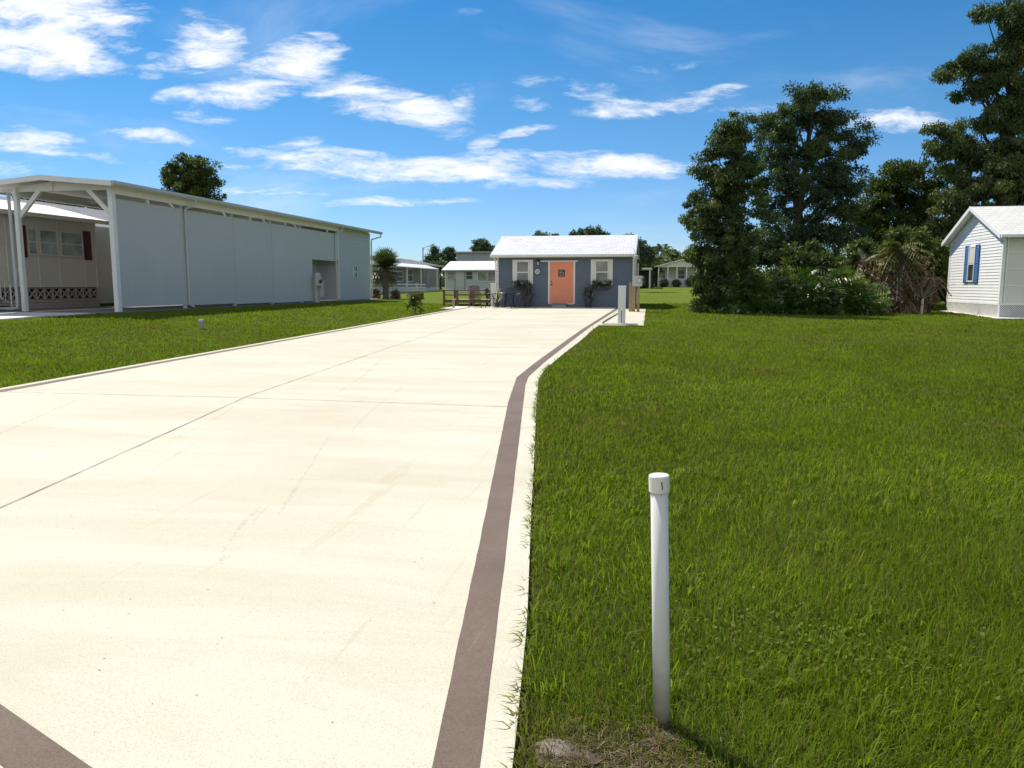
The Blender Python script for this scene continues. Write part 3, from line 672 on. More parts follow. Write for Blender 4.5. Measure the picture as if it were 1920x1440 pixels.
# --- right white shed house
def white_house():
    X,Y0,Y1=12.25,31.0,36.2; YR=(Y0+Y1)/2; ZB=.36; ZS=.92; ZE=3.34; ZR=4.60
    t=thing('white_house','white lap sided house with blue shutters at the right edge','house',(X,Y0,ZB))
    f=(ZR-ZE)/(YR-Y0+.35)
    topz=lambda y: ZR-.10-abs(y-YR)*f
    ze=topz(Y0)
    w=MB(); w.box(X+.002,Y0,ZS,X+8,Y1,ze-.01)
    w.siding('y',X,Y0,Y1,ZS,ze,.115,-1,proud=.022)
    w.siding('y',X,Y0,Y1,ze,ZR-.12,.115,-1,lambda z:YR-(ZR-.10-z)/f,lambda z:YR+(ZR-.10-z)/f,proud=.022)
    w.build('wall',M['sidew'],t)
    r=MB(); r.prism([(X-.28,Y0-.35,ZE+.04),(X-.28,YR,ZR+.04),(X-.28,Y1+.22,ZE+.04),(X-.28,Y1+.22,ZE-.03),(X-.28,YR,ZR-.03),(X-.28,Y0-.35,ZE-.03)],(8.8,0,0)); ro=r.build('roof',M['shc'],t); uv_roof(ro,'x')
    rk=MB(); rk.prism([(X-.305,Y0-.38,ZE+.055),(X-.305,YR,ZR+.055),(X-.305,Y1+.24,ZE+.055),(X-.305,Y1+.24,ZE-.10),(X-.305,YR,ZR-.10),(X-.305,Y0-.38,ZE-.10)],(.022,0,0)); rk.build('rake_board',M['sidew'],t)
    sf=MB(); sf.prism([(X-.28,Y0-.35,ZE-.032),(X-.28,YR,ZR-.032),(X-.28,Y1+.22,ZE-.032),(X-.28,Y1+.22,ZE-.045),(X-.28,YR,ZR-.045),(X-.28,Y0-.35,ZE-.045)],(.255,0,0)); sf.build('soffit',M['sidew'],t)
    g=MB(); g.box(X-.28,Y0-.47,ZE-.06,X+8.3,Y0-.352,ZE+.04); g.build('gutter',M['sidew'],t)
    for y in (Y0,Y1):
        s=1 if y==Y0 else -1
        c=MB(); c.box(X-.03,y,ZS,X-.001,y+s*.09,ze-.02); c.box(X-.03,y-s*.025,ZS,X+.08,y-s*.001,ze-.02); c.build('corner_trim',M['sidew'],t)
    # window with blue shutters
    a0,a1=33.40,34.04
    win(t,'y',X-.02,-1,a0,a1,1.72,3.12,.05,.03,True,'glassd','white')
    cu=MB(); cu.box(X-.056,a0+.06,2.46,X-.0505,a1-.06,3.06); cu.build('blind',M['beige2'],t)
    for (a,b) in ((a0-.36,a0-.02),(a1+.02,a1+.36)):
        s=MB(); s.box(X-.05,a,1.66,X-.02,b,3.16)
        n=17
        for i in range(n):
            z=1.72+i*(1.38/n)
            if abs(z-2.38)<.06: continue
            s.prism([(X-.05,a+.05,z),(X-.068,a+.05,z),(X-.05,a+.05,z+.06)],(0,b-a-.10,0))
        for (u0,u1) in ((a,a+.045),(b-.045,b)): s.box(X-.072,u0,1.66,X-.05,u1,3.16)
        s.build('shutter',M['blue'],t)
    # front (camera side) vinyl-window porch wall
    v=MB(); v.box(X+.1,Y0-.03,ZS+.02,X+8,Y0-.001,ze); v.build('vinyl_wall',M['beige2'],t)
    fr=MB()
    for z in (.92,1.55,2.15,2.75,3.2): fr.box(X+.1,Y0-.045,z,X+8,Y0-.031,z+.035)
    for x in (X+.1,X+1.35,X+2.6,X+3.85,X+5.1): fr.box(x,Y0-.06,.92,x+.05,Y0-.046,ze)
    fr.build('vinyl_frame',M['cream'],t)
    # skirting: perforated on the gable side, lattice in front
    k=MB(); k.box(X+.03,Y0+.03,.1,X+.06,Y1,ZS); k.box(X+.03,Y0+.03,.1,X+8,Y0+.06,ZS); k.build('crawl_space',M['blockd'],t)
    la=MB()
    def lattice(fn,a0,a1,z0,z1,sp=.075,w=.022):
        Hh=z1-z0
        a=a0-Hh
        while a<a1:
            for sgn in (1,-1):
                p0,p1=(a,a+Hh)
                pts=[]
                s0=max(a0,p0);s1=min(a1,p1)
                if s1-s0>.02:
                    za=z0+(s0-p0) if sgn>0 else z1-(s0-p0); zb=z0+(s1-p0) if sgn>0 else z1-(s1-p0)
                    o=.0 if sgn>0 else .006
                    la.poly([fn(s0,za-w*.7,o),fn(s1,zb-w*.7,o),fn(s1,zb+w*.7,o),fn(s0,za+w*.7,o)])
            a+=sp
    lattice(lambda a,z,o:(a,Y0-.01-o,z),X+.02,X+3.2,.34,ZS-.02)
    lattice(lambda a,z,o:(X-.01-o,a,z),Y0+.02,Y1,.40,ZS-.02,.05,.02)
    la.build('lattice',M['whited'],t)
    bd=MB(); bd.box(X-.025,Y0-.02,ZS-.05,X-.001,Y1,ZS-.004); bd.box(X-.025,Y0-.03,.2,X+.02,Y0+.03,ZS-.05); bd.box(X+.0,Y0-.03,ZS-.05,X+8,Y0-.012,ZS+.018); bd.build('skirt_trim',M['sidew'],t)
white_house()
strip_=strip('shed_footing',lambda y:11.95,lambda y:21,np.array([30.2,31.0,33,36.5]),.03,M['slabw'],4,.1); tag(strip_,kind='structure')
# --- far buildings
def back_cottage():
    Y=75; z0=h(-18,75)
    t=thing('pale_blue_cottage','pale blue grey cottage with bright white roof behind the wooden deck','cottage',(-18,Y,z0))
    w=MB(); w.box(-21.0,Y,z0,-13.5,Y+6,3.1); w.build('wall',M['greysid'],t)
    r=MB(); r.prism([(-21.25,Y-.3,3.12),(-21.25,Y+3,4.05),(-21.25,Y+6.3,3.12),(-21.25,Y+6.3,3.05),(-21.25,Y-.3,3.02)],(8,0,0)); ro=r.build('roof',M['white'],t)
    g=MB(); g.box(-21.25,Y-.38,2.98,-13.3,Y-.302,3.06); g.build('gutter',M['cond'],t)
    win(t,'x',Y,-1,-20.75,-20.0,2.15,2.98,.06,.04,True,'glassg','greysid'); win(t,'x',Y,-1,-18.85,-18.1,2.15,2.98,.06,.04,True,'glassd','greysid')
    win(t,'x',Y,-1,-17.7,-15.65,1.95,2.95,.07,.04,False,'glassg','whited',True)
    d=MB(); d.box(-19.9,Y-.05,1.3,-19.0,Y-.001,2.98); d.build('door',M['panel'],t)
    for x in (-20.95,-19.95,-18.95): 
        q=MB(); q.box(x-.04,Y-.07,1.05,x+.04,Y-.052,3.02); q.build('door_frame' if x>-20.5 else 'corner_trim',M['sage'] if x>-20.5 else M['white'],t)
    s=MB(); s.box(-21.0,Y-.03,z0-.02,-13.5,Y-.001,z0+.35); s.build('skirting',M['whited'],t)
back_cottage()
def grey_block():
    t=thing('grey_flat_roofed_building','grey flat roofed building rising behind the white roofed cottage','building',(-22.5,95,h(-22,95)))
    w=MB(); w.box(-25.1,95,.9,-17.5,101,5.6); w.box(-25.1,94.97,.9,-24.9,94.995,5.55); w.build('wall',M['gbox'],t)
    r=MB(); r.box(-25.3,94.7,5.61,-17.3,101.2,5.78); r.build('roof',M['cond'],t)
    for i in range(4): pass
    q=MB(); q.box(-22.95,94.94,.9,-22.85,94.999,5.6); q.build('corner_trim',M['cond'],t)
grey_block()
def porch_home_left():
    X=-26.5; Y0,Y1=60,92; z0=h(-26,76)-.08
    t=thing('sage_mobile_home','sage green mobile home with white awning porch behind the sabal palm','mobile home',(X,76,z0))
    w=MB(); w.box(-34,Y0,z0+.5,X,Y1,3.75); w.siding('y',X,Y0,Y1,z0+.6,3.75,.22,1); w.build('wall',M['sage'],t)
    gable_roof_y(t,-34.4,-30.3,X+.35,Y0-.3,Y1+.3,3.95,4.75,M['shg'],.12)
    g=MB(); g.box(X+.36,Y0,3.82,X+.46,Y1+.3,3.96); g.build('gutter',M['whited'],t)
    a=MB(); a.prism([(X+.02,Y0,4.0),(-24.5,Y0,3.42),(-24.5,Y0,3.34),(X+.02,Y0,3.90)],(0,25,0)); a.build('awning',M['white'],t)
    for y in (62,66,70,74,78.6,84.6):
        q=MB(); q.box(-24.66,y-.05,z0,-24.56,y+.05,3.36); q.build('post',M['white'],t)
    for (a_,b_,c_,d_) in ((74.1,78.0,1.95,3.05),(79.0,81.4,1.95,3.4),(68,71.5,1.95,3.05)):
        win(t,'y',X+.02,1,a_,b_,c_,d_,.10,.04,True,'glassd','white',b_-a_<3)
    d=MB(); d.box(X+.0,65.2,z0+.5,X+.05,66.3,3.2); d.build('door',M['black'],t)
    d=MB(); d.box(X+.0,86.6,z0+.5,X+.05,88.0,3.0); d.build('shed_door',M['gbox'],t)
    s=MB(); s.box(X-.05,Y0,z0-.2,X+.005,Y1,z0+.58); s.build('skirting',M['whited'],t)
    p=MB(); p.box(X+.03,Y0,z0-.1,-24.5,85,z0+.16); p.build('porch_slab',M['slabw'],t)
    f=thing('porch_railing','low white slatted railing in front of the sage mobile home porch','railing',(-24.3,68,z0))
    y=60.0
    while y<=79.2:
        q=MB(); q.box(-24.36,y-.06,z0-.05,-24.24,y+.06,z0+1.0); q.build('post',M['white'],f); y+=3.2
    q=MB()
    for z in (.22,.50,.80): q.box(-24.32,60,z0+z,-24.28,79.2,z0+z+.13)
    q.build('rail',M['whited'],f)
porch_home_left()
def porch_home_right():
    Y=95; z0=h(2,95)-.02
    t=thing('cream_porch_house','cream gabled house with white posted front porch beyond the far lawn','house',(2,Y,z0))
    w=MB(); w.box(-.1,Y+1.8,z0,5.6,Y+12,4.0); w.build('wall',M['beige2'],t)
    g=MB(); g.prism([(-.1,Y,3.75),(5.6,Y,3.75),(5.6,Y,3.85),(2.75,Y,4.55),(-.1,Y,3.85)],(0,.1,0)); g.build('gable',M['beige2'],t)
    r=MB(); r.prism([(-.5,Y-.3,3.85),(2.75,Y-.3,4.68),(6,Y-.3,3.85),(6,Y-.3,3.75),(2.75,Y-.3,4.58),(-.5,Y-.3,3.75)],(0,12.5,0)); r.build('roof',M['cream'],t)
    for x in (0,1.1,2.15,3.3,4.4,5.5):
        q=MB(); q.box(x-.06,Y,z0,x+.06,Y+.12,3.75); q.build('post',M['white'],t)
    q=MB(); q.box(-.05,Y+.03,z0+.95,5.55,Y+.09,z0+1.03)
    x=.1
    while x<5.4: q.box(x,Y+.04,z0+.1,x+.03,Y+.07,z0+.95); x+=.16
    q.build('railing',M['white'],t)
    win(t,'x',Y+1.8,-1,2.3,3.2,2.2,3.5,.08,.04,True,'glassd','white'); win(t,'x',Y+1.8,-1,.3,.9,2.3,3.5,.08,.04,True,'glassg','white'); win(t,'x',Y+1.8,-1,4.5,5.2,2.3,3.5,.08,.04,True,'glassg','white')
    c=thing('open_carport','open white carport in deep shade beside the cream porch house','carport',(-2,88,z0))
    rf=MB(); rf.box(-5.2,86,3.30,-.75,93,3.48); rf.build('roof',M['whited'],c)
    for x in (-5.1,-.95):
        for y in (86.2,92.7):
            q=MB(); q.box(x-.06,y-.06,1.2,x+.06,y+.06,3.3); q.build('post',M['whited'],c)
    k=thing('parked_car','dark parked car under the far white carport','car',(-2.2,89,1.3))
    zz=h(-2,88)
    b=MB(); b.prism([(-3.2,87.0,zz+.3),(-3.2,87.0,zz+.85),(-3.2,87.9,zz+.98),(-3.2,88.6,zz+1.42),(-3.2,90.2,zz+1.44),(-3.2,90.9,zz+1.0),(-3.2,91.4,zz+.9),(-3.2,91.4,zz+.3)],(1.75,0,0)); b.build('body',M['car'],k)
    b=MB(); b.prism([(-3.08,87.88,zz+1.0),(-3.08,88.52,zz+1.38),(-3.08,88.45,zz+1.40),(-3.08,87.8,zz+1.0)],(1.5,0,0)); b.build('windscreen',M['glassc'],k)
    for x in (-3.05,-1.95):
        q=MB(); q.box(x,86.97,zz+.6,x+.32,87.0,zz+.74); q.build('headlight',M['lamp'],k)
    for y in (87.7,90.6):
        for x in (-3.22,-1.66):
            q=MB(); q.tube([(x,y,zz+.32),(x+.22,y,zz+.32)],.32,16); q.build('wheel',M['tyre'],k)
    q=MB(); q.box(-3.6,92.9,1.2,-.6,93.1,3.3); q.build('rear_wall',M['black'],c)
porch_home_right()
def sage_roof_house():
    t=thing('green_gabled_house','pale sage gable end glimpsed behind the dead plants','house',(20,60,.8))
    w=MB(); w.prism([(15.5,60,.8),(21.2,60,.8),(21.2,60,3.9),(18.4,60,4.5),(15.5,60,3.9)],(0,8,0)); w.build('wall',M['sage'],t)
    r=MB(); r.prism([(15.0,59.7,3.92),(18.4,59.7,4.66),(21.8,59.7,3.92),(21.8,59.7,3.80),(18.4,59.7,4.54),(15.0,59.7,3.80)],(0,8.5,0)); r.build('roof',M['beige2'],t)
sage_roof_house()
def street_lamp():
    t=thing('street_lamp','grey street lamp with curved arm above the sage mobile home roof','street lamp',(-31,100,1))
    q=MB(); q.tube([(-31,100,.9),(-31,100,6.6)],[.11,.07],8); q.build('pole',M['cond'],t)
    q=MB(); q.tube([(-31,100,6.2),(-30.8,100,6.55),(-30.4,100,6.72),(-30.0,100,6.75)],.035,6); q.build('arm',M['cond'],t)
    q=MB(); q.lathe((-29.8,100,6.66),[(.10,0),(.22,.03),(.2,.1),(.05,.15)],10); q.build('lamp_head',M['greym'],t)
street_lamp()
# ---------------------------------------------------------------- small objects
def cleanout_pipe():
    t=thing('cleanout_pipe','tall white capped pipe standing in the foreground grass','pipe',(.05,2.67,0))
    lean=Vector((-.021,.0,.94))
    b=Vector((.052,2.66,-.05)); top=Vector((.020,2.66,.878))
    q=MB(); q.tube([b,b.lerp(top,.5),top],.0302,32); q.build('shaft',M['pvcd'],t,True)
    d=(top-b).normalized()
    q=MB(); c0=top-d*.01; q.tube([c0-d*.001,c0,c0+d*.052,c0+d*.057,c0+d*.0585],[.0303,.0358,.0362,.0350,.0325],40); q.build('cap',M['pvc'],t)
    # small pen mark on the cap
    q=MB(); r=.0366
    def cp(a,z): return Vector((c0.x+r*math.sin(a),c0.y-r*math.cos(a),c0.z+z))
    q.tube([cp(.24,.042),cp(.20,.036),cp(.24,.028),cp(.30,.020),cp(.24,.014)],.0018,6); q.tube([cp(.14,-.006),cp(.20,-.005)],.0014,5); q.build('pen_mark',M['black'],t)
def pvcd():
    m,nt,N,L,b=nodes('soil_splashed_pvc'); v=coord(nt)
    sp=N.new('ShaderNodeSeparateXYZ'); L.new(v,sp.inputs[0])
    nn=nz(nt,v,14,4,.6)
    a=N.new('ShaderNodeMath'); a.operation='MULTIPLY_ADD'; L.new(nn,a.inputs[0]); a.inputs[1].default_value=.22; L.new(sp.outputs[2],a.inputs[2])
    c=ramp(nt,a.outputs[0],[(.10,(.40,.33,.23)),(.36,(.68,.665,.59))])
    L.new(c,b.inputs['Base Color']); b.inputs['Roughness'].default_value=.35
    return m
M['pvcd']=pvcd()
cleanout_pipe()
def stone(x,y,s,label,seed):
    rr=random.Random(seed); t=MB(); n,mn=16,8; v=[]
    for i in range(mn+1):
        for j in range(n):
            th=math.pi/2*i/mn; ph=2*math.pi*j/n; k=1+rr.uniform(-.10,.10)
            v.append((x+s*k*math.cos(th)*math.cos(ph),y+s*.8*k*math.cos(th)*math.sin(ph),h(x,y)-.004+s*.34*k*math.sin(th)**.6))
    t.v=v; t.f=[(i*n+j,i*n+(j+1)%n,(i+1)*n+(j+1)%n,(i+1)*n+j) for i in range(mn) for j in range(n)]
    o=t.build('stone',M['greyst'],None,True,(x,y,h(x,y))); tag(o,label,'stone'); return o
stone(-.31,2.43,.072,'rough grey lump of stone at the driveway edge near the tall pipe',5)
def short_cleanout():
    x,y=-12.43,19.37; z=h(x,y)
    t=thing('short_cleanout','short grey ribbed stub pipe in the left lawn','pipe',(x,y,z))
    q=MB(); q.lathe((x,y,z-.03),[(.07,0),(.07,.20),(.078,.20),(.078,.23),(.07,.23)],16); q.build('stub',M['cond'],t)
    q=MB(); q.lathe((x,y,z+.202),[(.085,0),(.085,.05),(.05,.055),(.05,.075),(.0,.076)],16); q.build('cap',M['greym'],t)
short_cleanout()
def pedestal():
    z=h(-1.13,24.9)+DZ
    t=thing('power_pedestal','white power pedestal with a split base on the concrete pad','power pedestal',(-1.13,24.9,z))
    q=MB(); q.box(-1.25,24.82,z+.50,-1.01,25.0,z+1.20); q.build('upper_housing',M['white'],t)
    q=MB(); q.prism([(-1.26,24.81,z+1.201),(-1.0,24.81,z+1.201),(-1.01,24.83,z+1.235),(-1.25,24.83,z+1.235)],(0,.2,0)); q.build('lid',M['white'],t)
    for a,b in ((-1.245,-1.145),(-1.115,-1.015)):
        q=MB(); q.box(a,24.83,z,b,24.98,z+.499); q.build('leg',M['whited'],t)
    q=MB(); q.tube([(-1.13,24.85,z+.45),(-1.13,24.84,z)],.012,6); q.build('cable',M['black'],t)
pedestal()
def meter_post():
    z=h(-.95,33.5)+.02
    t=thing('meter_post','tan timber posts carrying a grey electric meter box beside the blue house','electric meter',(-.95,33.5,z))
    for x,w,m in ((-1.18,.09,'woodl'),(-1.04,.17,'woodl'),(-.83,.12,'woodl')):
        q=MB(); q.box(x-w/2,33.5,z,x+w/2,33.5+w,1.56 if x>-1.1 else 1.7); q.build('post',M[m],t)
    q=MB(); q.box(-1.07,33.36,1.54,-.68,33.498,1.98); bo=q.build('meter_box',M['greym'],t)
    q=MB(); q.tube([(-.80,33.36,1.78),(-.80,33.27,1.78)],.085,18); q.build('meter_glass',M['lamp'],bo)
    q=MB(); q.tube([(-.80,33.358,1.78),(-.80,33.34,1.78)],.10,18); q.build('meter_rim',M['black'],bo)
    q=MB(); q.tube([(-.98,33.45,1.98),(-.98,33.45,2.62),(-.96,33.45,2.72)],.075,12); q.build('conduit',M['cond'],t)
    q=MB(); q.tube([(-.86,33.45,1.98),(-.86,33.45,2.5)],.035,8); q.build('conduit',M['cond'],t)
    q=MB(); q.lathe((-.94,33.44,2.68),[(.09,0),(.13,.05),(.10,.14),(.02,.18)],12); q.build('weatherhead',M['cond'],t)
    q=MB(); q.tube([(-.94,33.44,2.8),(-1.03,34.6,3.0),(-1.12,35.8,3.2),(-1.18,37.0,3.3)],.012,5); q.build('service_cable',M['black'],t)
    for zz in (.52,.75): pass
meter_post()
q=MB(); q.tube([(-1.78,25.6,h(-1.7,25.6)+.055),(-1.70,28,h(-1.7,28)+.055),(-1.60,31,h(-1.6,31)+.055),(-1.45,33.6,h(-1.4,33.6)+.055)],.02,6); tag(q.build('hose',M['hose'],None,False,(-1.7,28,.3)),'thin brown hose lying along the pad beside the brown band','hose')
q=MB(); q.tube([(-1.75,24.75,h(-1.7,24.7)+.06),(-1.2,24.72,h(-1.2,24.7)+.06),(-.6,24.70,h(-.6,24.7)+.06)],.025,8); tag(q.build('white_pipe',M['pvc'],None,False,(-1.2,24.7,.3)),'white plastic pipe lying on the near edge of the concrete pad','pipe')
def deck():
    t=thing('wooden_deck','low brown wooden deck with open railing left of the blue house','deck',(-9.5,38.5,.5))
    z=.86
    for i in range(13):
        q=MB(); q.box(-10.85,38.45+i*.15,z-.035,-7.95,38.45+i*.15+.138,z); q.build('deck_board',M['deckb'],t)
    q=MB(); q.box(-10.83,38.40,z-.16,-7.95,38.445,z-.0); q.build('joist',M['wood'],t)
    q=MB(); q.box(-10.83,40.42,z-.16,-7.95,40.46,z-.0); q.build('joist',M['wood'],t)
    for x in (-10.80,-10.10,-9.25,-8.35):
        q=MB(); q.box(x-.055,38.33,.42,x+.055,38.398,1.30); q.build('post',M['wood'],t)
    for x in (-10.80,-9.9,-9.0,-8.1):
        q=MB(); q.box(x-.045,40.47,.42,x+.045,40.56,1.30); q.build('post',M['wood'],t)
    for y in (38.36,40.515):
        q=MB(); q.box(-10.9,y-.07,1.302,-7.95,y+.07,1.345); q.box(-10.85,y-.02,1.06,-7.95,y+.02,1.10) if False else q.box(-10.85,y+.04,1.06,-7.95,y+.065,1.12); q.build('rail',M['wood'],t)
    q=MB(); q.box(-10.86,38.43,1.302,-10.74,40.445,1.345); q.build('rail',M['wood'],t)
deck()
q=MB(); zz=h(-9.75,36.3)+DZ; q.box(-9.79,36.26,zz,-9.70,36.35,zz+.36); q.box(-9.81,36.24,zz+.361,-9.68,36.37,zz+.385); tag(q.build('short_post',M['woodl'],None,False,(-9.75,36.3,zz)),'short tan post standing in front of the wooden deck','post')
# bistro set
def chair_iron(label,loc,rz,m,group='garden chairs round the bistro table',name='garden_chair',big=False):
    t=thing(name,label,'chair',(0,0,0),group)
    s=MB()
    if big:
        s.box(-.27,-.25,.38,.27,.27,.41)
    else:
        s.lathe((0,0,.43),[(.20,0),(.205,.01),(.20,.02)],18)
    s.build('seat',m,t)
    w=.26 if big else .19
    for (x,y) in ((-w,-.2),(w,-.2),(-w,.2),(w,.2)):
        q=MB(); q.tube([(x*.85,y*.8,.43 if not big else .385),(x,y,.2),(x*1.12,y*1.2,0)],.019,6); q.build('leg',m,t)
    b=MB()
    if big:
        b.tube([(-.26,.24,.40),(-.27,.32,.75),(-.24,.38,1.02),(0,.39,1.06),(.24,.38,1.02),(.27,.32,.75),(.26,.24,.40)],.018,6)
        for i in range(9):
            x=-.2+i*.05; b.box(x-.019,.30,.45,x+.019,.312,1.02)
    else:
        b.tube([(-.19,.18,.44),(-.21,.24,.70),(-.15,.27,.88),(0,.28,.94),(.15,.27,.88),(.21,.24,.70),(.19,.18,.44)],.018,6)
        for i in range(5):
            x=-.12+i*.06; b.tube([(x,.19,.45),(x*1.1,.25,.72),(x*.8,.275,.90)],.011,5)
        b.tube([(-.2,.235,.68),(.0,.26,.62),(.2,.235,.68)],.008,5)
    b.build('backrest',m,t)
    for sx in (-1,1):
        q=MB(); q.tube([(sx*w*1.05,.22,.66),(sx*w*1.25,.0,.68),(sx*w*1.2,-.18,.64),(sx*w*1.0,-.2,.44)],.018,6); q.build('armrest',m,t)
    t.location=loc; t.rotation_euler=(0,0,rz)
    return t
def bistro():
    y=36.25; z=h(-7.2,y)+DZ
    t=thing('bistro_table','round dark blue metal bistro table outside the left window','table',(-7.15,y,z))
    q=MB(); q.lathe((-7.15,y,z+.70),[(.36,0),(.375,.012),(.36,.024)],26); q.build('tabletop',M['navymetal'],t)
    for i in range(3):
        a=i*2.094+.4; q=MB(); q.tube([(-7.15+.05*math.cos(a),y+.05*math.sin(a),z+.70),(-7.15+.03*math.cos(a),y+.03*math.sin(a),z+.40),(-7.15+.30*math.cos(a),y+.30*math.sin(a),z+.0)],.019,6); q.build('leg',M['navymetal'],t)
    c=chair_iron('dark blue metal garden chair left of the bistro table',(-7.85,36.3,z),R(75),M['navymetal'])
    c2=chair_iron('dark blue metal garden chair right of the bistro table, nearest the large planter',(-6.45,36.2,z),R(-80),M['navymetal'])
    c3=chair_iron('brown slatted patio armchair in front of the wooden deck rail',(-8.75,36.6,z),R(20),M['brownchair'],'garden chairs round the bistro table','patio_chair',True)
    c4=chair_iron('dark blue metal garden chair behind the bistro table, backed against the wall',(-7.1,36.95,z),R(5),M['navymetal'])
    # white post by house corner (small white box on wall)
    b=thing('white_bin','slim white lidded box against the left corner of the blue house','box',(-8.02,37.7,z))
    q=MB(); q.box(-8.22,37.75,z,-7.94,38.0,1.66); q.build('body',M['whited'],b); q=MB(); q.box(-8.25,37.72,1.662,-7.93,38.03,1.70); q.build('lid',M['white'],b)
bistro()
# ---------------------------------------------------------------- vegetation
GREEN=[(0,(.018,.030,.010)),(.45,(.038,.062,.018)),(.8,(.066,.092,.026)),(1,(.10,.12,.035))]
M['cypress']=foliage_mat('cypress_leaves',[(0,(.026,.046,.016)),(.45,(.056,.090,.024)),(.8,(.115,.145,.032)),(1,(.175,.19,.045))],.3)
M['cypress2']=foliage_mat('feathery_leaves',[(0,(.032,.056,.028)),(.45,(.062,.100,.042)),(.8,(.105,.145,.052)),(1,(.15,.18,.055))],.3)
M['oak']=foliage_mat('dense_tree_leaves',[(0,(.030,.048,.012)),(.45,(.068,.098,.020)),(.8,(.125,.150,.030)),(1,(.18,.19,.045))],.3)
M['moss']=foliage_mat('olive_hanging_leaves',[(0,(.034,.050,.018)),(.45,(.075,.098,.028)),(.8,(.145,.155,.036)),(1,(.20,.20,.055))],.3)
M['far']=foliage_mat('far_leaves',[(0,(0.046,0.071,0.040)),(.5,(0.075,0.109,0.055)),(1,(0.121,0.161,0.075))],.25)
M['philo']=foliage_mat('glossy_hedge_leaves',[(0,(.022,.050,.008)),(.5,(.062,.115,.015)),(.85,(.12,.19,.032)),(1,(.26,.32,.14))],.3,.34,.45)
M['palmleaf']=foliage_mat('sabal_palm_fronds',[(0,(0.208,0.163,0.111)),(.35,(0.182,0.156,0.091)),(.5,(0.072,0.098,0.039)),(1,(0.104,0.137,0.052))],.2,.45,.5)
M['dead']=foliage_mat('dead_fronds',[(0,(.07,.045,.028)),(.5,(.22,.145,.085)),(.85,(.34,.26,.17)),(1,(.60,.52,.42))],.2)
M['banana']=foliage_mat('banana_leaves',[(0,(.035,.055,.02)),(.5,(.09,.12,.05)),(1,(.26,.28,.18))],.3,.4,.5)
M['olivepalm']=foliage_mat('yellowing_fronds',[(0,(.04,.05,.015)),(.5,(.10,.115,.03)),(1,(.20,.19,.06))],.3)
M['flower']=foliage_mat('pale_flowers_and_leaves',[(0,(.02,.035,.012)),(.6,(.05,.08,.03)),(.75,(.55,.55,.52)),(1,(.75,.75,.72))],.2)
M['grasspl']=foliage_mat('ornamental_grass',[(0,(.05,.04,.045)),(.5,(.10,.09,.08)),(1,(.30,.28,.24))],.25)
M['snake']=foliage_mat('variegated_leaves',[(0,(.05,.08,.03)),(.45,(.09,.12,.05)),(.6,(.55,.55,.40)),(1,(.70,.68,.55))],.2)
def unit(v): return v/np.maximum(1e-9,np.linalg.norm(v,axis=-1,keepdims=True))
def leafcloud(centres,rad,per,size,rng,droop=0.,flat=.75,aspect=.42,cl_t=None,name='crown',m=None,parent=None):
    """centres (n,3), rad (n,3)"""
    n=len(centres); c=np.repeat(centres,per,0); r=np.repeat(rad,per,0)
    d=rng.normal(size=(n*per,3)); d=unit(d)*(rng.random((n*per,1))**.45)
    p=c+d*r
    ax=unit(rng.normal(size=p.shape)+np.array([0,0,-droop*1.6])+d*.8)
    nr=unit(rng.normal(size=p.shape)+np.array([0,0,.7])); sd_=unit(np.cross(ax,nr)); 
    L_=size*rng.uniform(.6,1.35,len(p))[:,None]; W_=L_*aspect
    V=np.stack([p,p+ax*L_*.5+sd_*W_*.5,p+ax*L_,p+ax*L_*.5-sd_*W_*.5],1)
    ct=(rng.random(n) if cl_t is None else cl_t)
    tint=np.clip(np.repeat(ct,per)*.65+rng.random(len(p))*.35,0,1)
    return npmesh(name,V,[(0,1,2,3)],tint,m,parent)
def limbs(mb,base,top,r0,targets,rng,nsub=6,curve=.25,frac=(.25,.95)):
    """trunk from base to top, limbs to each target"""
    base=np.array(base,float);top=np.array(top,float)
    pts=[base+(top-base)*i/nsub+np.array([rng.normal(0,.05),rng.normal(0,.05),0])*(i>0) for i in range(nsub+1)]
    rs=[r0*(1-.82*i/nsub)*(1.25 if i==0 else 1) for i in range(nsub+1)]
    mb.tube(pts,rs,9)
    Hh=top[2]-base[2]
    for t in targets:
        zr=np.clip((t[2]-base[2])/Hh-.12-.15*rng.random(),*frac)
        k=zr*nsub; i=int(min(nsub-1,k)); s=pts[i]+(pts[i+1]-pts[i])*(k-i)
        r=(rs[i]+(rs[i+1]-rs[i])*(k-i))*.45
        mid=(s+t)/2+np.array([0,0,curve*np.linalg.norm(t-s)*.35])+rng.normal(0,.08,3)
        mb.tube([s,(s+mid)/2+rng.normal(0,.04,3),mid,(mid+t)/2+rng.normal(0,.06,3),t],[r,r*.8,r*.55,r*.35,r*.12],5)
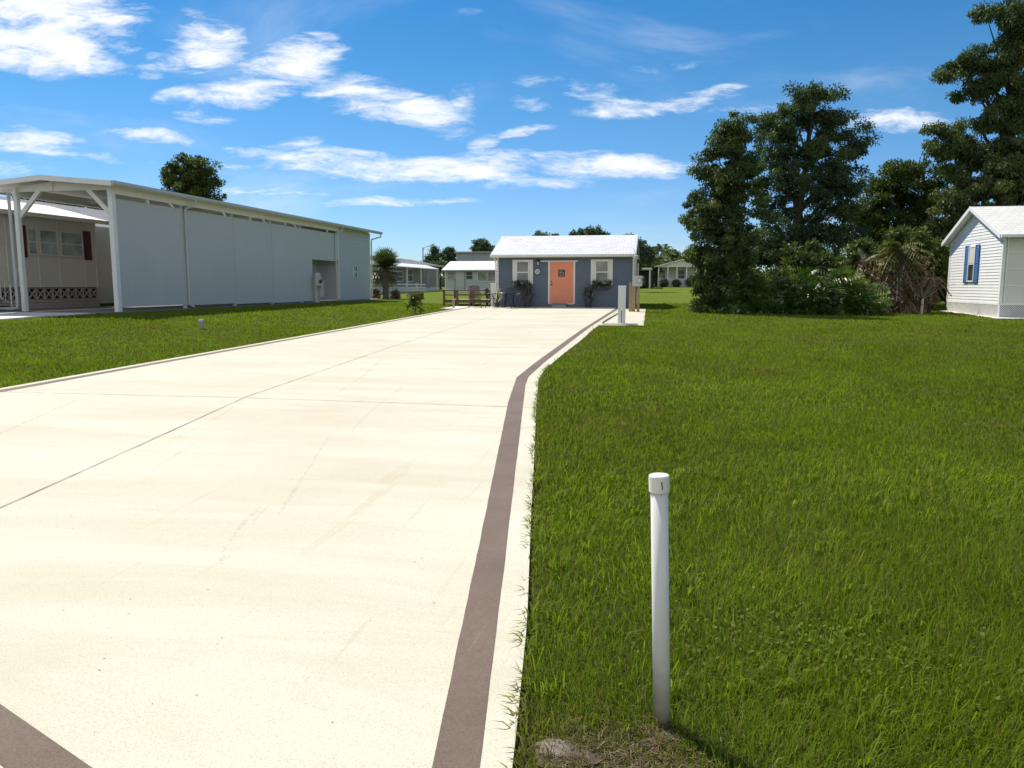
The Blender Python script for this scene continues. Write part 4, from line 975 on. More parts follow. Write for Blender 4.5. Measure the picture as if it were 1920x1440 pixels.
def tree(name,label,cat,base,blobs,m,rng,nclump,per,size,clr,droop=0.,r0=.25,ydep=.8,group=None,nl=26,flat=.7,top=None,bias=.5,bark='bark',gap=0):
    t=thing(name,label,cat,base,group)
    B=np.array(blobs,float); area=B[:,3]*B[:,4]; pr=area/area.sum()
    idx=rng.choice(len(B),nclump,p=pr)
    d=unit(rng.normal(size=(nclump,3)))*(rng.random((nclump,1))**bias)
    dep=np.minimum(B[idx,3],B[idx,3])*ydep
    c=np.stack([B[idx,0]+d[:,0]*B[idx,3],B[idx,1]+d[:,1]*np.maximum(.5,dep)+rng.normal(0,.35,nclump)*ydep,B[idx,2]+d[:,2]*B[idx,4]],1)
    rr=rng.uniform(.55,1.35,nclump)*clr; rad=np.stack([rr,rr,rr*flat],1)
    leafcloud(c,rad,per,size,rng,droop,m=m,parent=t,cl_t=np.clip(rng.normal(.45,.25,nclump),0,1))
    tb=MB(); tp=top if top is not None else (B[:,0].mean(),base[1],B[:,2].max()-.5)
    tg=c[rng.choice(nclump,min(nl,nclump),replace=False)]
    limbs(tb,(base[0],base[1],base[2]-.1),tp,r0,tg,rng); tb.build('trunk',M[bark],t,True)
    return t
CYP=[(2.95,33.5,8.32,0.48,0.35),(2.59,33.5,7.74,0.74,0.44),(3.08,33.5,7.47,0.78,0.57),(2.25,33.5,7.01,0.83,0.57),(3.22,33.5,6.56,0.87,0.65),(1.49,33.5,6.24,0.44,0.31),(2.29,33.5,5.94,1.06,0.7),(3.15,33.5,5.6,1.1,0.79),(1.99,33.5,5.09,0.97,0.75),(2.98,33.5,4.53,1.21,0.88),(1.38,33.5,4.12,0.53,0.53),(2.14,33.5,3.89,1.11,0.84),(3.23,33.5,3.44,0.99,0.88),(1.63,33.5,2.98,0.76,0.63),(2.61,33.5,2.57,1.11,0.8),(1.99,33.5,1.69,0.67,0.63),(3.4,33.5,2.45,0.66,0.65),(1.91,33.5,0.84,0.58,0.45),(2.3,33.5,1.1,0.45,0.5)]
BIG=[(7.14,38,10.1,1.01,0.43),(6.22,38,10.14,0.72,0.39),(6.6,38,9.49,1.33,0.63),(4.88,38,9.09,0.93,0.59),(5.48,38,8.72,1.17,0.68),(7.66,38,8.82,1.16,0.77),(8.64,38,8.6,0.43,0.34),(8.77,38,7.85,0.48,0.34),(5.76,38,7.64,1.71,0.93),(7.61,38,7.47,1.4,1.02),(4.86,38,6.59,1.23,0.99),(6.51,38,6.31,1.83,0.93),(8.13,38,6.27,0.97,0.87),(5.15,38,5.26,1.19,0.79),(7.03,38,5.23,1.52,0.78),(8.2,38,4.96,0.73,0.54),(5.67,38,4.28,1.63,0.84),(4.75,38,3.56,0.95,0.7),(4.54,38,2.7,1.0,1.0),(5.96,38,2.94,1.49,0.99),(7.34,38,3.65,1.43,0.74),(8.37,38,3.88,0.98,0.54),(7.4,38,2.44,1.23,0.89),(5.31,38,1.46,1.5,0.75)]
RT=[(15.39,43,14.89,0.93,0.57),(16.7,43,14.64,1.29,0.77),(16.7,43,13.04,0.93,1.04),(15.55,43,12.55,1.31,0.63),(14.37,43,12.36,1.05,0.53),(13.67,43,11.94,0.58,0.32),(16.34,43,11.56,1.31,0.94),(15.29,43,11.23,1.05,0.58),(17.05,43,10.02,1.31,1.18),(15.76,43,9.69,0.79,0.79),(14.09,43,9.24,1.07,0.37),(13.35,43,9.39,0.48,0.27),(14.39,43,8.45,1.23,0.59),(13.66,43,8.35,0.7,0.48),(15.64,43,8.03,1.06,0.8),(16.86,43,7.73,1.32,1.16),(14.71,43,7.28,0.91,0.59),(17.82,43,13.71,1.54,1.54),(18.52,43,10.71,1.81,1.81),(18.81,43,7.17,1.83,1.83)]
RT2=[(15.99,42,6.37,1.5,0.86),(14.56,42,5.88,1.24,0.71),(17.36,42,5.82,1.5,1.0),(14.13,42,4.83,1.1,0.9),(15.63,42,4.54,1.5,1.0),(17.0,42,4.3,1.5,1.0),(15.0,42,3.2,1.3,1.0),(13.9,42,3.4,.9,.8),(16.4,42,7.3,1.0,.6)]
RM=[(14.49,52,8.5,1.44,0.79),(16.03,52,8.04,1.3,0.78),(13.31,52,7.79,1.19,0.86),(14.57,52,7.12,1.97,1.18),(13.09,52,6.18,1.26,0.99),(12.35,52,5.54,0.8,0.73),(16.13,52,6.45,1.64,1.31),(14.39,52,5.02,1.98,1.49),(12.9,52,4.06,1.33,1.33),(16.29,52,4.03,1.97,1.64),(14.84,52,2.73,2.66,1.33)]
LT=[(-51.47,80,14.99,2.02,0.95),(-53.15,80,14.45,1.67,1.08),(-49.89,80,13.96,1.66,1.19),(-54.36,80,13.32,1.2,0.84),(-51.58,80,13.13,2.75,1.31),(-48.99,80,12.6,1.19,0.95),(-52.65,80,11.87,3.0,1.32),(-49.38,80,11.45,1.55,0.95),(-51.5,80,9.5,2.5,1.4)]
g=lambda x,y: h(x,y)
BIG=[(x*1.2105,y*1.2105,1.58+(z-1.58)*1.2105,a*1.2105,b*1.2105) for x,y,z,a,b in BIG]
tree('cypress_tree','tall narrow dark cypress with drooping sprays left of the leafy hedge','tree',(3.0,33.5,g(3,33.5)),CYP,M['cypress'],np.random.default_rng(11),400,210,.115,.29,.9,.24,.8,top=(3.0,33.5,8.2),nl=34)
tree('feathery_tree','tallest broad feathery dark tree behind the hedge, with gaps of sky','tree',(7.26,46,g(7.3,46)),BIG,M['cypress2'],np.random.default_rng(12),620,190,.16,.40,.2,.38,.9,top=(8.1,46,11.7),nl=50,bias=.42)
tree('drooping_tree','very tall drooping dark tree rising above the white house roof','tree',(16.8,43,g(16,43)),RT,M['cypress'],np.random.default_rng(13),620,190,.145,.40,1.1,.4,.8,top=(16.9,43,14.6),nl=40)
tree('olive_tree','olive green weeping tree just behind the white house','tree',(15.6,42,g(15,42)),RT2,M['moss'],np.random.default_rng(14),330,150,.18,.40,1.2,.3,.8,nl=20)
tree('round_tree','dense round topped dark tree between the feathery tree and the drooping tree','tree',(14.6,52,g(14,52)),RM,M['oak'],np.random.default_rng(15),460,170,.18,.48,.0,.4,.9,nl=16)
tree('distant_tree','single round dark tree rising above the carport roof','tree',(-51.5,80,g(-51,80)),LT,M['oak'],np.random.default_rng(16),210,110,.30,.55,.0,.4,.9,nl=14)
# dark understorey behind the hedge
US=[('dark leafy shrub under the feathery tree, behind the hedge',6.2,36.6,1.7,1.5),('dark leafy shrub behind the right half of the hedge',8.9,37.2,1.5,1.5),('dark bush behind the dead palm',10.8,38.2,1.6,1.8),('dark bush between the dead plants and the white house',12.6,39.0,1.5,1.5),('low dark bush at the foot of the cypress trunk',3.5,34.8,1.0,.8)]
for i,(lb,x,y,rx,rz) in enumerate(US):
    z=g(x,y); bl=[(x,y,z+rz,rx,rz*.9),(x-.6,y,z+rz*.7,rx*.7,rz*.6),(x+.6,y,z+rz*.7,rx*.7,rz*.6),(x+.2,y,z+rz*1.6,rx*.6,rz*.5)]
    tree('evergreen_shrub',lb,'shrub',(x,y,z),bl,M['oak'],np.random.default_rng(30+i),110,110,.20,.34,.2,.09,.6,'dark shrubs under the trees',8,top=(x,y,z+rz*1.4))
# far trees
def far(name,label,blobs,seed,size=.30,clr=.55,nc=90,per=70,group=None,m='far',droop=0,bark='bark',r0=.2,nl=8):
    x=sum(b[0] for b in blobs)/len(blobs); y=blobs[0][1]; z=g(x,y)
    return tree(name,label,'tree',(x,y,z),blobs,M[m],np.random.default_rng(seed),nc,per,size,clr,droop,r0,.8,group,nl,bark=bark)
PG='pines beyond the far houses'
far('pine_tree','left pine of the pair beside the street lamp',[(-32.56,110,6.62,.78,.63),(-31.76,110,5.84,1.25,.63),(-32.9,110,5.39,.94,.55),(-31.45,110,4.92,1.09,.39)],41,group=PG,clr=.42,nc=60)
far('pine_tree','right pine of the pair beside the street lamp, next to the grey building',[(-30.44,112,6.85,.79,.48),(-30.61,112,6.07,1.11,.56),(-30.04,112,5.28,1.11,.48),(-31.02,112,5.44,.79,.48)],42,group=PG,clr=.42,nc=60)
far('pine_tree','lone pine crown behind the grey flat roofed building',[(-27.1,118,8.07,1.24,.58),(-27.53,118,7.25,1.33,.5),(-26.17,118,7.24,1.16,.5),(-26.93,118,6.51,1.66,.41)],43,group=PG,clr=.45,nc=80)
TG='tree tops over the blue house roof'
far('broadleaf_tree','small tree top over the left half of the blue house roof',[(-13.59,90,7.37,.87,.37),(-13.84,90,6.83,1.12,.5),(-11.84,90,7.05,.62,.31),(-13,90,5.6,1.8,1.0)],44,group=TG,clr=.35)
far('broadleaf_tree','wide tree top over the middle of the blue house roof',[(-8.74,90,7.5,1.11,.43),(-7.52,90,7.54,1.35,.55),(-6.41,90,7.23,.98,.43),(-9.79,90,7.15,.74,.31),(-8,90,6,2.2,1.0)],45,group=TG,clr=.4,nc=120)
far('willow_tree','grey green weeping tree at the right end of the blue house roof',[(-2.53,70,5.76,.66,.28),(-1.68,70,5.1,.76,.57),(-1.1,70,4.25,.85,.66),(-1.75,70,3.9,.9,.7),(-2.13,70,4.4,.57,.66)],46,.24,.32,120,90,m='far',droop=1.3)
WT='trees behind the cream porch house'
for i,(lb,bl) in enumerate([('darkest low tree directly behind the open white carport',[(-3.4,97,3.3,2.2,1.5),(-1.4,97,3.2,1.6,1.4),(-2.6,97,4.6,1.5,.9),(-4.5,97,2.6,1.8,1.3)]),('rounded tree rising behind the open white carport, paler than the low one in front',[(-1.47,110,4.16,2.23,1.49),(-.02,110,4.52,1.48,1.63),(-1,110,2.6,2.5,1.2)]),('tree behind the left end of the cream porch house, beside the tall palm',[(1.93,112,5.0,1.92,1.18),(1.4,112,5.9,1.18,.74),(1.6,112,3.2,2,1.5)]),('tree behind the cream porch house, nearest the cypress',[(3.95,110,4.87,1.77,1.03),(4.65,110,5.7,1.76,1.03),(6.11,110,4.49,2.94,1.76)])]):
    far('broadleaf_tree',lb,bl,50+i,.34,.6,110,80,WT,m='oak')
far('broadleaf_tree','low green tree between the street lamp pines and the cottage roof',[(-28.6,100,4.1,1.8,.6),(-27,100,3.8,1.6,.6),(-30.2,100,4.2,1.5,.5)],57,.3,.5,70,70)
far('broadleaf_tree','dark tree behind the grey shingle roof, seen under the carport',[(-41,48,7.2,2.5,1.2),(-38,48,6.8,2.2,1.2),(-44,48,6.8,2.2,1.2),(-40,48,5.5,3.5,1.2)],58,.3,.6,130,90,m='oak')
# distant woods ring (one mass)
rg=np.random.default_rng(77); n=1500; an=rg.uniform(-1.0,1.0,n)-.18; D=rg.uniform(230,300,n); cc=np.stack([np.sin(an)*D,np.cos(an)*D,1.2+rg.random(n)**1.3*5.0],1); rd=np.stack([rg.uniform(2,4,n)]*2+[rg.uniform(1,2,n)],1)
wo=leafcloud(cc,rd,26,1.7,rg,name='distant_woods',m=M['far']); tag(wo,'low far off line of woods behind the houses','woods',kind='stuff')
# palms ------------------------------------------------------
def fronds(rng,centre,n,length,kind,elev,width=.035,segs=18,dead_from=-.2,t_live=(.6,1),t_dead=(0,.35)):
    """fan (sabal) or feather fronds; returns V,tint lists of triangles/quads"""
    Vs=[];T=[]
    for i in range(n):
        az=rng.uniform(0,2*math.pi); el=rng.uniform(*elev); L_=length*rng.uniform(.75,1.1)
        d=np.array([math.cos(az)*math.cos(el),math.sin(az)*math.cos(el),math.sin(el)]); side=np.array([-math.sin(az),math.cos(az),0]); upv=np.cross(d,side)*-1
        tt=rng.uniform(*t_live) if el>dead_from else rng.uniform(*t_dead)
        if kind=='fan':
            hub=centre+d*L_*rng.uniform(.12,.48)
            Vs.append([centre-side*.012,centre+side*.012,hub+side*.012,hub-side*.012]);T.append(tt)
            for k in range(segs):
                a=(k/(segs-1)-.5)*2.3; dd=unit((d*math.cos(a)+side*math.sin(a)))*L_*.66*(1-.22*abs(a))*rng.uniform(.85,1.1); 
                tip=hub+dd+np.array([0,0,-(.07 if el>dead_from else .24)*L_*(.5+rng.random()*.6)]); mid=hub+dd*.55+np.array([0,0,.02]); w=np.cross(unit(dd),upv)*width
                Vs.append([hub,mid+w*.6,tip,mid-w*.6]);T.append(np.clip(tt+rng.normal(0,.08),0,1))
        else:
            P=[centre+d*L_*s+np.array([0,0,-L_*.55*s*s]) for s in np.linspace(0,1,12)]
            for a,b in zip(P[:-1],P[1:]): Vs.append([a-side*.02,a+side*.02,b+side*.015,b-side*.015]);T.append(tt)
            for k in range(segs*2):
                s=.15+.85*(k//2)/segs; p=P[min(11,int(s*11))]; sg=1 if k%2 else -1
                ll=L_*.30*(1-.6*abs(s-.5)); tip=p+side*sg*ll*.75+d*ll*.35+np.array([0,0,-ll*(.35+.4*rng.random())]); m_=(p+tip)/2+np.array([0,0,.03]); w=d*width
                Vs.append([p,m_+w,tip,m_-w]);T.append(np.clip(tt+rng.normal(0,.08),0,1))
    return np.array(Vs),np.array(T)
def palm(name,label,x,y,zc,kind,n,length,elev,r,m,seed,bark='barkp',lean=0,**kw):
    z=g(x,y); t=thing(name,label,'palm',(x,y,z)); rng=np.random.default_rng(seed)
    V,T=fronds(rng,np.array([x+lean,y,zc]),n,length,kind,elev,**kw); npmesh('crown',V,[(0,1,2,3)],T,m,t)
    tb=MB(); pts=[];rs=[]
    for i in range(13):
        f_=i/12; pts.append((x+lean*f_*f_,y,z-.05+(zc-z+.05)*f_)); rs.append(r*(1.25 if i==0 else 1)*(1+.10*(i%2))*(1-.15*f_))
    tb.tube(pts,rs,10); tb.build('trunk',M[bark],t,True); return t
palm('sabal_palm','stocky sabal palm with grey drooping skirt beside the carport shed','',0,0,0) if False else None
def sabal():
    x,y=-17.66,48.6; z=g(x,y)
    t=palm('sabal_palm','stocky sabal palm with drooping grey dead fronds right of the carport shed',x,y,2.62,'fan',80,1.62,(-.5,1.5),.20,M['palmleaf'],61,width=.05,segs=15,dead_from=-.15)
    rng=np.random.default_rng(62); V,T=fronds(rng,np.array([x,y,2.5]),30,1.45,'fan',(-1.0,-.3),width=.045,segs=13); npmesh('dead_skirt',V,[(0,1,2,3)],T,M['dead'] if False else M['palmleaf'],t)
    # boots/ferns and dry clumps at its foot
    for i,(dx,dy,s,lb) in enumerate([(-.75,-.4,.45,'dry brown plant clump left of the sabal palm trunk'),(.85,-.5,.42,'dry brown plant clump right of the sabal palm trunk'),(2.6,-.9,.28,'low sprawling brown plant on the grass between palm and young shrub')]):
        cx,cy=x+dx,y+dy; cz=g(cx,cy); p=thing('dry_plant',lb,'plant',(cx,cy,cz),'dry plants round the palm foot'); rg=np.random.default_rng(70+i)
        n=26; c=np.stack([cx+rg.normal(0,s*.5,n),cy+rg.normal(0,s*.4,n),cz+.1+rg.random(n)*s],1); leafcloud(c,np.full((n,3),s*.3),60,.12,rg,name='foliage',m=M['dead'],parent=p)
sabal()
palm('royal_palm','tall feathery palm rising beside the cream porch house',.35,100,5.9,'feather',16,2.3,(-.3,1.3),.16,M['far'],63,width=.09,segs=12,t_dead=(.3,.5))
palm('royal_palm','arching palm leaning over the open white carport',-.9,97,4.9,'feather',12,2.2,(-.2,1.0),.14,M['far'],64,width=.09,segs=12,t_dead=(.3,.5))
# young shrub in the left lawn edge
def young_shrub():
    x,y=-10.0,31.0; z=g(x,y); t=thing('young_shrub','young leafy shrub on a thin stem at the left driveway edge','shrub',(x,y,z)); rg=np.random.default_rng(80)
    c=np.array([(x+rg.normal(0,.13),y+rg.normal(0,.13),z+.35+rg.random()*.45) for _ in range(34)]+[(x-.3,y,z+.3),(x+.28,y,z+.22),(x+.3,y,z+.14),(x-.05,y,z+.15)])
    leafcloud(c,np.full((len(c),3),.10),26,.11,rg,.3,m=M['oak'],parent=t,name='foliage')
    s=MB(); s.tube([(x,y,z-.02),(x+.02,y,z+.35),(x-.02,y,z+.8)],[.016,.012,.006],6)
    for a in range(5): s.tube([(x,y,z+.15+.12*a),(x+.2*math.cos(a*2),y+.2*math.sin(a*2),z+.35+.12*a)],[.008,.004],5)
    s.build('stem',M['bark'],t)
young_shrub()
# hedge of big lobed leaves ------------------------------------------------------
def lobed():
    """long stalked leaf with finger lobes: x length, y width, z up"""
    F=[];V=[]
    def q(a,b,c,d):
        n=len(V); V.extend([a,b,c,d]); F.append((n,n+1,n+2,n+3))
    def rib(s): return np.array([s,0,.30*s-.62*s*s])
    for i in range(7):
        s0=.12+i*.125; wd=.44*math.sin(math.pi*(.2+.68*i/7)); p=rib(s0); p2=rib(min(1,s0+.05))
        for sg in (1,-1):
            tip=rib(s0)+np.array([.13,sg*wd,-.14-.22*wd]); m1=(p+tip)/2+np.array([-.022,0,.05]); m2=(p2+tip)/2+np.array([.022,0,.05])
            q(p,m1,tip,m2)
    q(rib(.92),rib(1.0)+np.array([0,.09,-.02]),rib(1.14),rib(1.0)-np.array([0,.09,.02]))
    return np.array(V),F
def leaf_instances(T,F,pos,az,tilt,size,tint,name,m,parent,roll=None):
    roll=np.zeros(len(pos)) if roll is None else roll
    ca,sa=np.cos(az),np.sin(az); ct,st=np.cos(tilt),np.sin(tilt); cr,sr=np.cos(roll),np.sin(roll)
    y0=T[None,:,1]*cr[:,None]-T[None,:,2]*sr[:,None]; z0=T[None,:,1]*sr[:,None]+T[None,:,2]*cr[:,None]; x0=np.broadcast_to(T[None,:,0],y0.shape)
    X=x0*ct[:,None]-z0*st[:,None]; Z=x0*st[:,None]+z0*ct[:,None]; Y=y0
    V=np.stack([X*ca[:,None]-Y*sa[:,None],X*sa[:,None]+Y*ca[:,None],Z],-1)*size[:,None,None]+pos[:,None,:]
    return npmesh(name,V,F,tint,m,parent)
def hedge():
    t=thing('leafy_hedge','broad mound of glossy lobed green leaves in front of the trees','hedge',(5.8,33,g(5.8,33)))
    T,F=lobed(); rg=np.random.default_rng(90); n=1250
    x=rg.uniform(3.15,8.45,n); prof=np.interp(x,[3.1,3.6,4.4,5.4,6.2,7.0,7.9,8.5],[1.0,1.65,1.75,1.65,2.0,1.95,1.55,1.2])
    u=rg.random(n)**.6; th=rg.uniform(-.2,math.pi*.62,n)  # around the mound section, camera side favoured
    y=33.3-np.cos(th)*1.05*np.sqrt(u)+rg.normal(0,.08,n); z=.40+prof*np.clip(np.sin(np.clip(th,0,math.pi/2))*.95*u+.04,0.03,1)*rg.uniform(.8,1.05,n)
    pos=np.stack([x,y,z-.05],1); az=np.where(rg.random(n)<.75,rg.uniform(math.pi*1.05,math.pi*1.95,n),rg.uniform(0,6.28,n)); tilt=rg.uniform(-.9,.8,n)
    leaf_instances(T,F,pos,az,tilt,rg.uniform(.45,.85,n),np.clip(rg.normal(.5,.3,n),0,1),'foliage',M['philo'],t,rg.normal(0,.6,n))
    s=MB()
    for i in range(40):
        xx=random.uniform(3.4,8.2); yy=33.4+random.uniform(-.6,.6); s.tube([(xx,yy,.35),(xx+random.uniform(-.2,.2),yy-.2,1.0),(xx+random.uniform(-.3,.3),yy-.4,1.6)],[.03,.02,.012],5)
    s.build('stems',M['bark'],t)
    # dense dark inner leaves
    c=np.stack([rg.uniform(3.5,8.2,150),33.7+rg.uniform(-.5,.5,150),.5+rg.random(150)*1.2],1); leafcloud(c,np.full((150,3),.32),60,.2,rg,.2,name='inner_leaves',m=M['oak'],parent=t)
hedge()
# dead palm / banana tangle ------------------------------------------------------
def dead_stuff():
    palm('dead_palm','half dead palm with yellow and brown hanging fronds left of the white house',9.65,34.4,3.05,'feather',46,1.25,(-1.3,.9),.14,M['olivepalm'],101,width=.035,segs=16,dead_from=-.1,t_live=(.4,1),t_dead=(.2,.8))
    x,y=9.65,34.4; t=[o for o in bpy.data.objects if o.name.startswith('dead_palm')][0]
    V,T=fronds(np.random.default_rng(102),np.array([x,y,2.7]),34,1.5,'feather',(-1.45,-.3),width=.03,segs=14,t_dead=(.0,1.0),t_live=(.3,1)); npmesh('dead_skirt',V,[(0,1,2,3)],T,M['dead'],t)
    for i,(x,y,zc,n,L_,lb) in enumerate([(10.9,34.2,1.9,26,.85,'low dead palm with reddish brown hanging fronds nearest the white house'),(8.55,34.3,1.5,18,.9,'collapsed dead palm frond clump beside the right end of the hedge'),(9.9,33.6,1.0,16,.7,'small heap of dead fronds in front of the half dead palm')]):
        palm('dead_palm_clump',lb,x,y,zc,'feather',n,L_,(-1.4,.35),.06,M['dead'],103+i,bark='bark',width=.025,segs=12,t_dead=(.0,.9),t_live=(.1,.9))
    # banana plants: broad blades
    for i,(x,y,hh,n,lb) in enumerate([(8.45,34.9,3.5,7,'banana plant with upright pale torn leaves behind the hedge end'),(9.9,35.6,3.7,5,'second banana plant with one raised leaf, behind the half dead palm')]):
        z=g(x,y); t=thing('banana_plant',lb,'plant',(x,y,z),'banana plants in the tangle'); rg=np.random.default_rng(110+i)
        s=MB(); s.tube([(x,y,z-.05),(x+.05,y,z+1.0),(x,y,hh-.9)],[.12,.09,.06],8); s.build('trunk',M['barkp'],t,True)
        for k in range(n):
            az=rg.uniform(0,6.28); el=rg.uniform(.2,1.35) if k<n*.6 else rg.uniform(-1.2,-.2); L_=rg.uniform(.9,1.3)
            d=np.array([math.cos(az)*math.cos(el),math.sin(az)*math.cos(el),math.sin(el)]); sd_=unit(np.array([-math.sin(az),math.cos(az),.3]))
            mb=MB(); c0=np.array([x,y,hh-.95]); N_=9
            for a in range(N_):
                s0=a/N_;s1=(a+1)/N_
                for sg in (1,-1):
                    w0=.17*math.sin(math.pi*min(1,s0*.9+.06));w1=.17*math.sin(math.pi*min(1,s1*.9+.06)); dz=lambda s:np.array([0,0,-.45*s*s*L_])
                    p0=c0+d*L_*s0+dz(s0);p1=c0+d*L_*s1+dz(s1); j=rg.uniform(-.02,.02)
                    mb.poly([p0,p1,p1+sd_*sg*(w1+j)-np.array([0,0,.05]),p0+sd_*sg*(w0+j)-np.array([0,0,.05])])
            o=mb.build('leaf',M['banana'] if el>0 else M['dead'],t); at_=o.data.attributes.new('tint','FLOAT','POINT'); vals=np.clip(np.full(len(o.data.vertices),rg.uniform(.3,1)),0,1).astype(np.float32); at_.data.foreach_set('value',vals)
    # bare little tree with pale trunk
    x,y=10.35,33.3; z=g(x,y); t=thing('bare_sapling','small bare sapling with whitewashed trunk in front of the dead palms','tree',(x,y,z))
    s=MB(); s.tube([(x,y,z-.03),(x+.02,y,z+.62)],[.055,.05],8); s.build('trunk',M['barkw'],t)
    s=MB(); rr=random.Random(6)
    for k in range(13):
        a=rr.uniform(-1.2,1.2); p=Vector((x+.02,y,z+.6)); pts=[p]; d=Vector((math.sin(a),rr.uniform(-.4,.4),math.cos(a)*.9+.2)).normalized(); L_=rr.uniform(.5,1.4)
        for q_ in range(4): p=p+d*L_/4; d=(d+Vector((rr.uniform(-.3,.3),rr.uniform(-.3,.3),rr.uniform(-.25,.25)))).normalized(); pts.append(p)
        s.tube(pts,[.02,.015,.011,.007,.004],5)
    s.build('branches',M['barkp'],t)
    # scattered dead leaves, twigs and debris as one mass
    rg=np.random.default_rng(120); n=170; c=np.stack([rg.uniform(8.3,11.0,n),rg.uniform(33.8,35.8,n),.45+rg.random(n)**1.6*2.3],1)
    tag(leafcloud(c,np.full((n,3),.28),16,.24,rg,.9,aspect=.22,name='dead_brush',m=M['dead'],cl_t=rg.random(n)*.8),'tangle of dead brown leaves and twigs among the dead palms','brush',kind='stuff')
dead_stuff()
# porch shrubs ------------------------------------------------------
for i,(x,s,lb) in enumerate([(.65,.55,'dark round shrub at the left porch post of the cream house'),(2.1,.5,'dark round shrub in the middle of the cream house porch'),(3.75,.65,'largest dark round shrub, at the right of the cream house porch')]):
    z=g(x,94.3); t=thing('porch_shrub',lb,'shrub',(x,94.3,z),'round shrubs along the cream porch'); rg=np.random.default_rng(130+i)
    n=30; d=unit(rg.normal(size=(n,3)))*s*.75; c=np.array([x,94.3,z+s*.8])+d; leafcloud(c,np.full((n,3),s*.4),40,.16,rg,name='foliage',m=M['oak'],parent=t)
# planters ------------------------------------------------------
def planter(name,label,x,y,z0,pr,ph,kind,seed,height=.7):
    t=thing(name,label,'potted plant',(x,y,z0)); q=MB(); q.lathe((x,y,z0),[(pr*.68,0),(pr*.95,ph*.85),(pr*1.05,ph*.87),(pr*1.05,ph),(pr*.9,ph),(pr*.88,ph*.93),(.0,ph*.93)],20); q.build('pot',M['terrac'],t,False)
    rg=np.random.default_rng(seed)
    if kind=='grass':
        n=320; az=rg.random(n)*6.28; sp=rg.uniform(.05,.5,n); hh=height*rg.uniform(.5,1.1,n); w=.008
        b=np.stack([x+np.cos(az)*.05,y+np.sin(az)*.05,np.full(n,z0+ph*.9)],1); m_=b+np.stack([np.cos(az)*sp*.35,np.sin(az)*sp*.35,hh*.7],1); tp=b+np.stack([np.cos(az)*sp,np.sin(az)*sp,hh*(1-sp*.7)],1)
        sd_=np.stack([-np.sin(az),np.cos(az),np.zeros(n)],1)*w
        V=np.stack([b-sd_,b+sd_,m_+sd_,m_-sd_,tp],1); npmesh('foliage',V,[(0,1,2,3),(3,2,4)],rg.random(n),M['grasspl'],t)
        c=np.stack([x+rg.normal(0,pr*.6,14),y+rg.normal(0,pr*.6,14),z0+ph+rg.random(14)*.2],1); leafcloud(c,np.full((14,3),.09),24,.07,rg,name='filler_leaves',m=M['flower'],parent=t)
    else:
        n=40; az=rg.random(n)*6.28; sp=rg.uniform(.1,.42,n); hh=height*rg.uniform(.5,1.1,n); w=.022
        b=np.stack([x+np.cos(az)*.04,y+np.sin(az)*.04,np.full(n,z0+ph*.9)],1); m_=b+np.stack([np.cos(az)*sp*.5,np.sin(az)*sp*.5,hh*.55],1); tp=b+np.stack([np.cos(az)*sp,np.sin(az)*sp,hh],1)
        sd_=np.stack([-np.sin(az),np.cos(az),np.zeros(n)],1)*w
        V=np.stack([b-sd_*.6,b+sd_*.6,m_+sd_,m_-sd_,tp],1); npmesh('foliage',V,[(0,1,2,3),(3,2,4)],rg.random(n),M['snake'],t)
    return t
zz=h(-6.3,37)+DZ
planter('large_planter','tall dark pot of brown ornamental grass under the left window',-6.25,37.12,zz,.23,.52,'grass',140,.85)
planter('planter','dark tapered pot with spiky grass and pale flowers right of the coral door',-3.28,37.15,zz,.19,.46,'grass',141,.72)
planter('snake_plant','variegated striped plant at the left corner of the blue house',-7.75,37.0,zz,.13,.22,'snake',142,.75)
def flower_box(x0,x1,label,seed):
    y=37.6-.10; t=thing('flower_box',label,'flower box',((x0+x1)/2,y,1.4),'flower boxes under the blue house windows'); q=MB(); q.prism([(x0,y+.08,1.40),(x1,y+.08,1.40),(x1+.03,y+.08,1.58),(x0-.03,y+.08,1.58)],(0,-.2,0)); q.build('box',M['black'],t)
    rg=np.random.default_rng(seed); n=34; c=np.stack([rg.uniform(x0-.1,x1+.1,n),y+rg.normal(-.05,.07,n),1.56+rg.random(n)*.22-.12*(rg.random(n)<.3)],1)
    leafcloud(c,np.full((n,3),.075),34,.065,rg,name='foliage',m=M['flower'],parent=t,cl_t=rg.random(n)*.85)
flower_box(-6.92,-6.25,'black box of dark foliage and pale flowers under the left cottage window',150)
flower_box(-3.0,-2.35,'black box of dark foliage and pale flowers under the right cottage window',151)
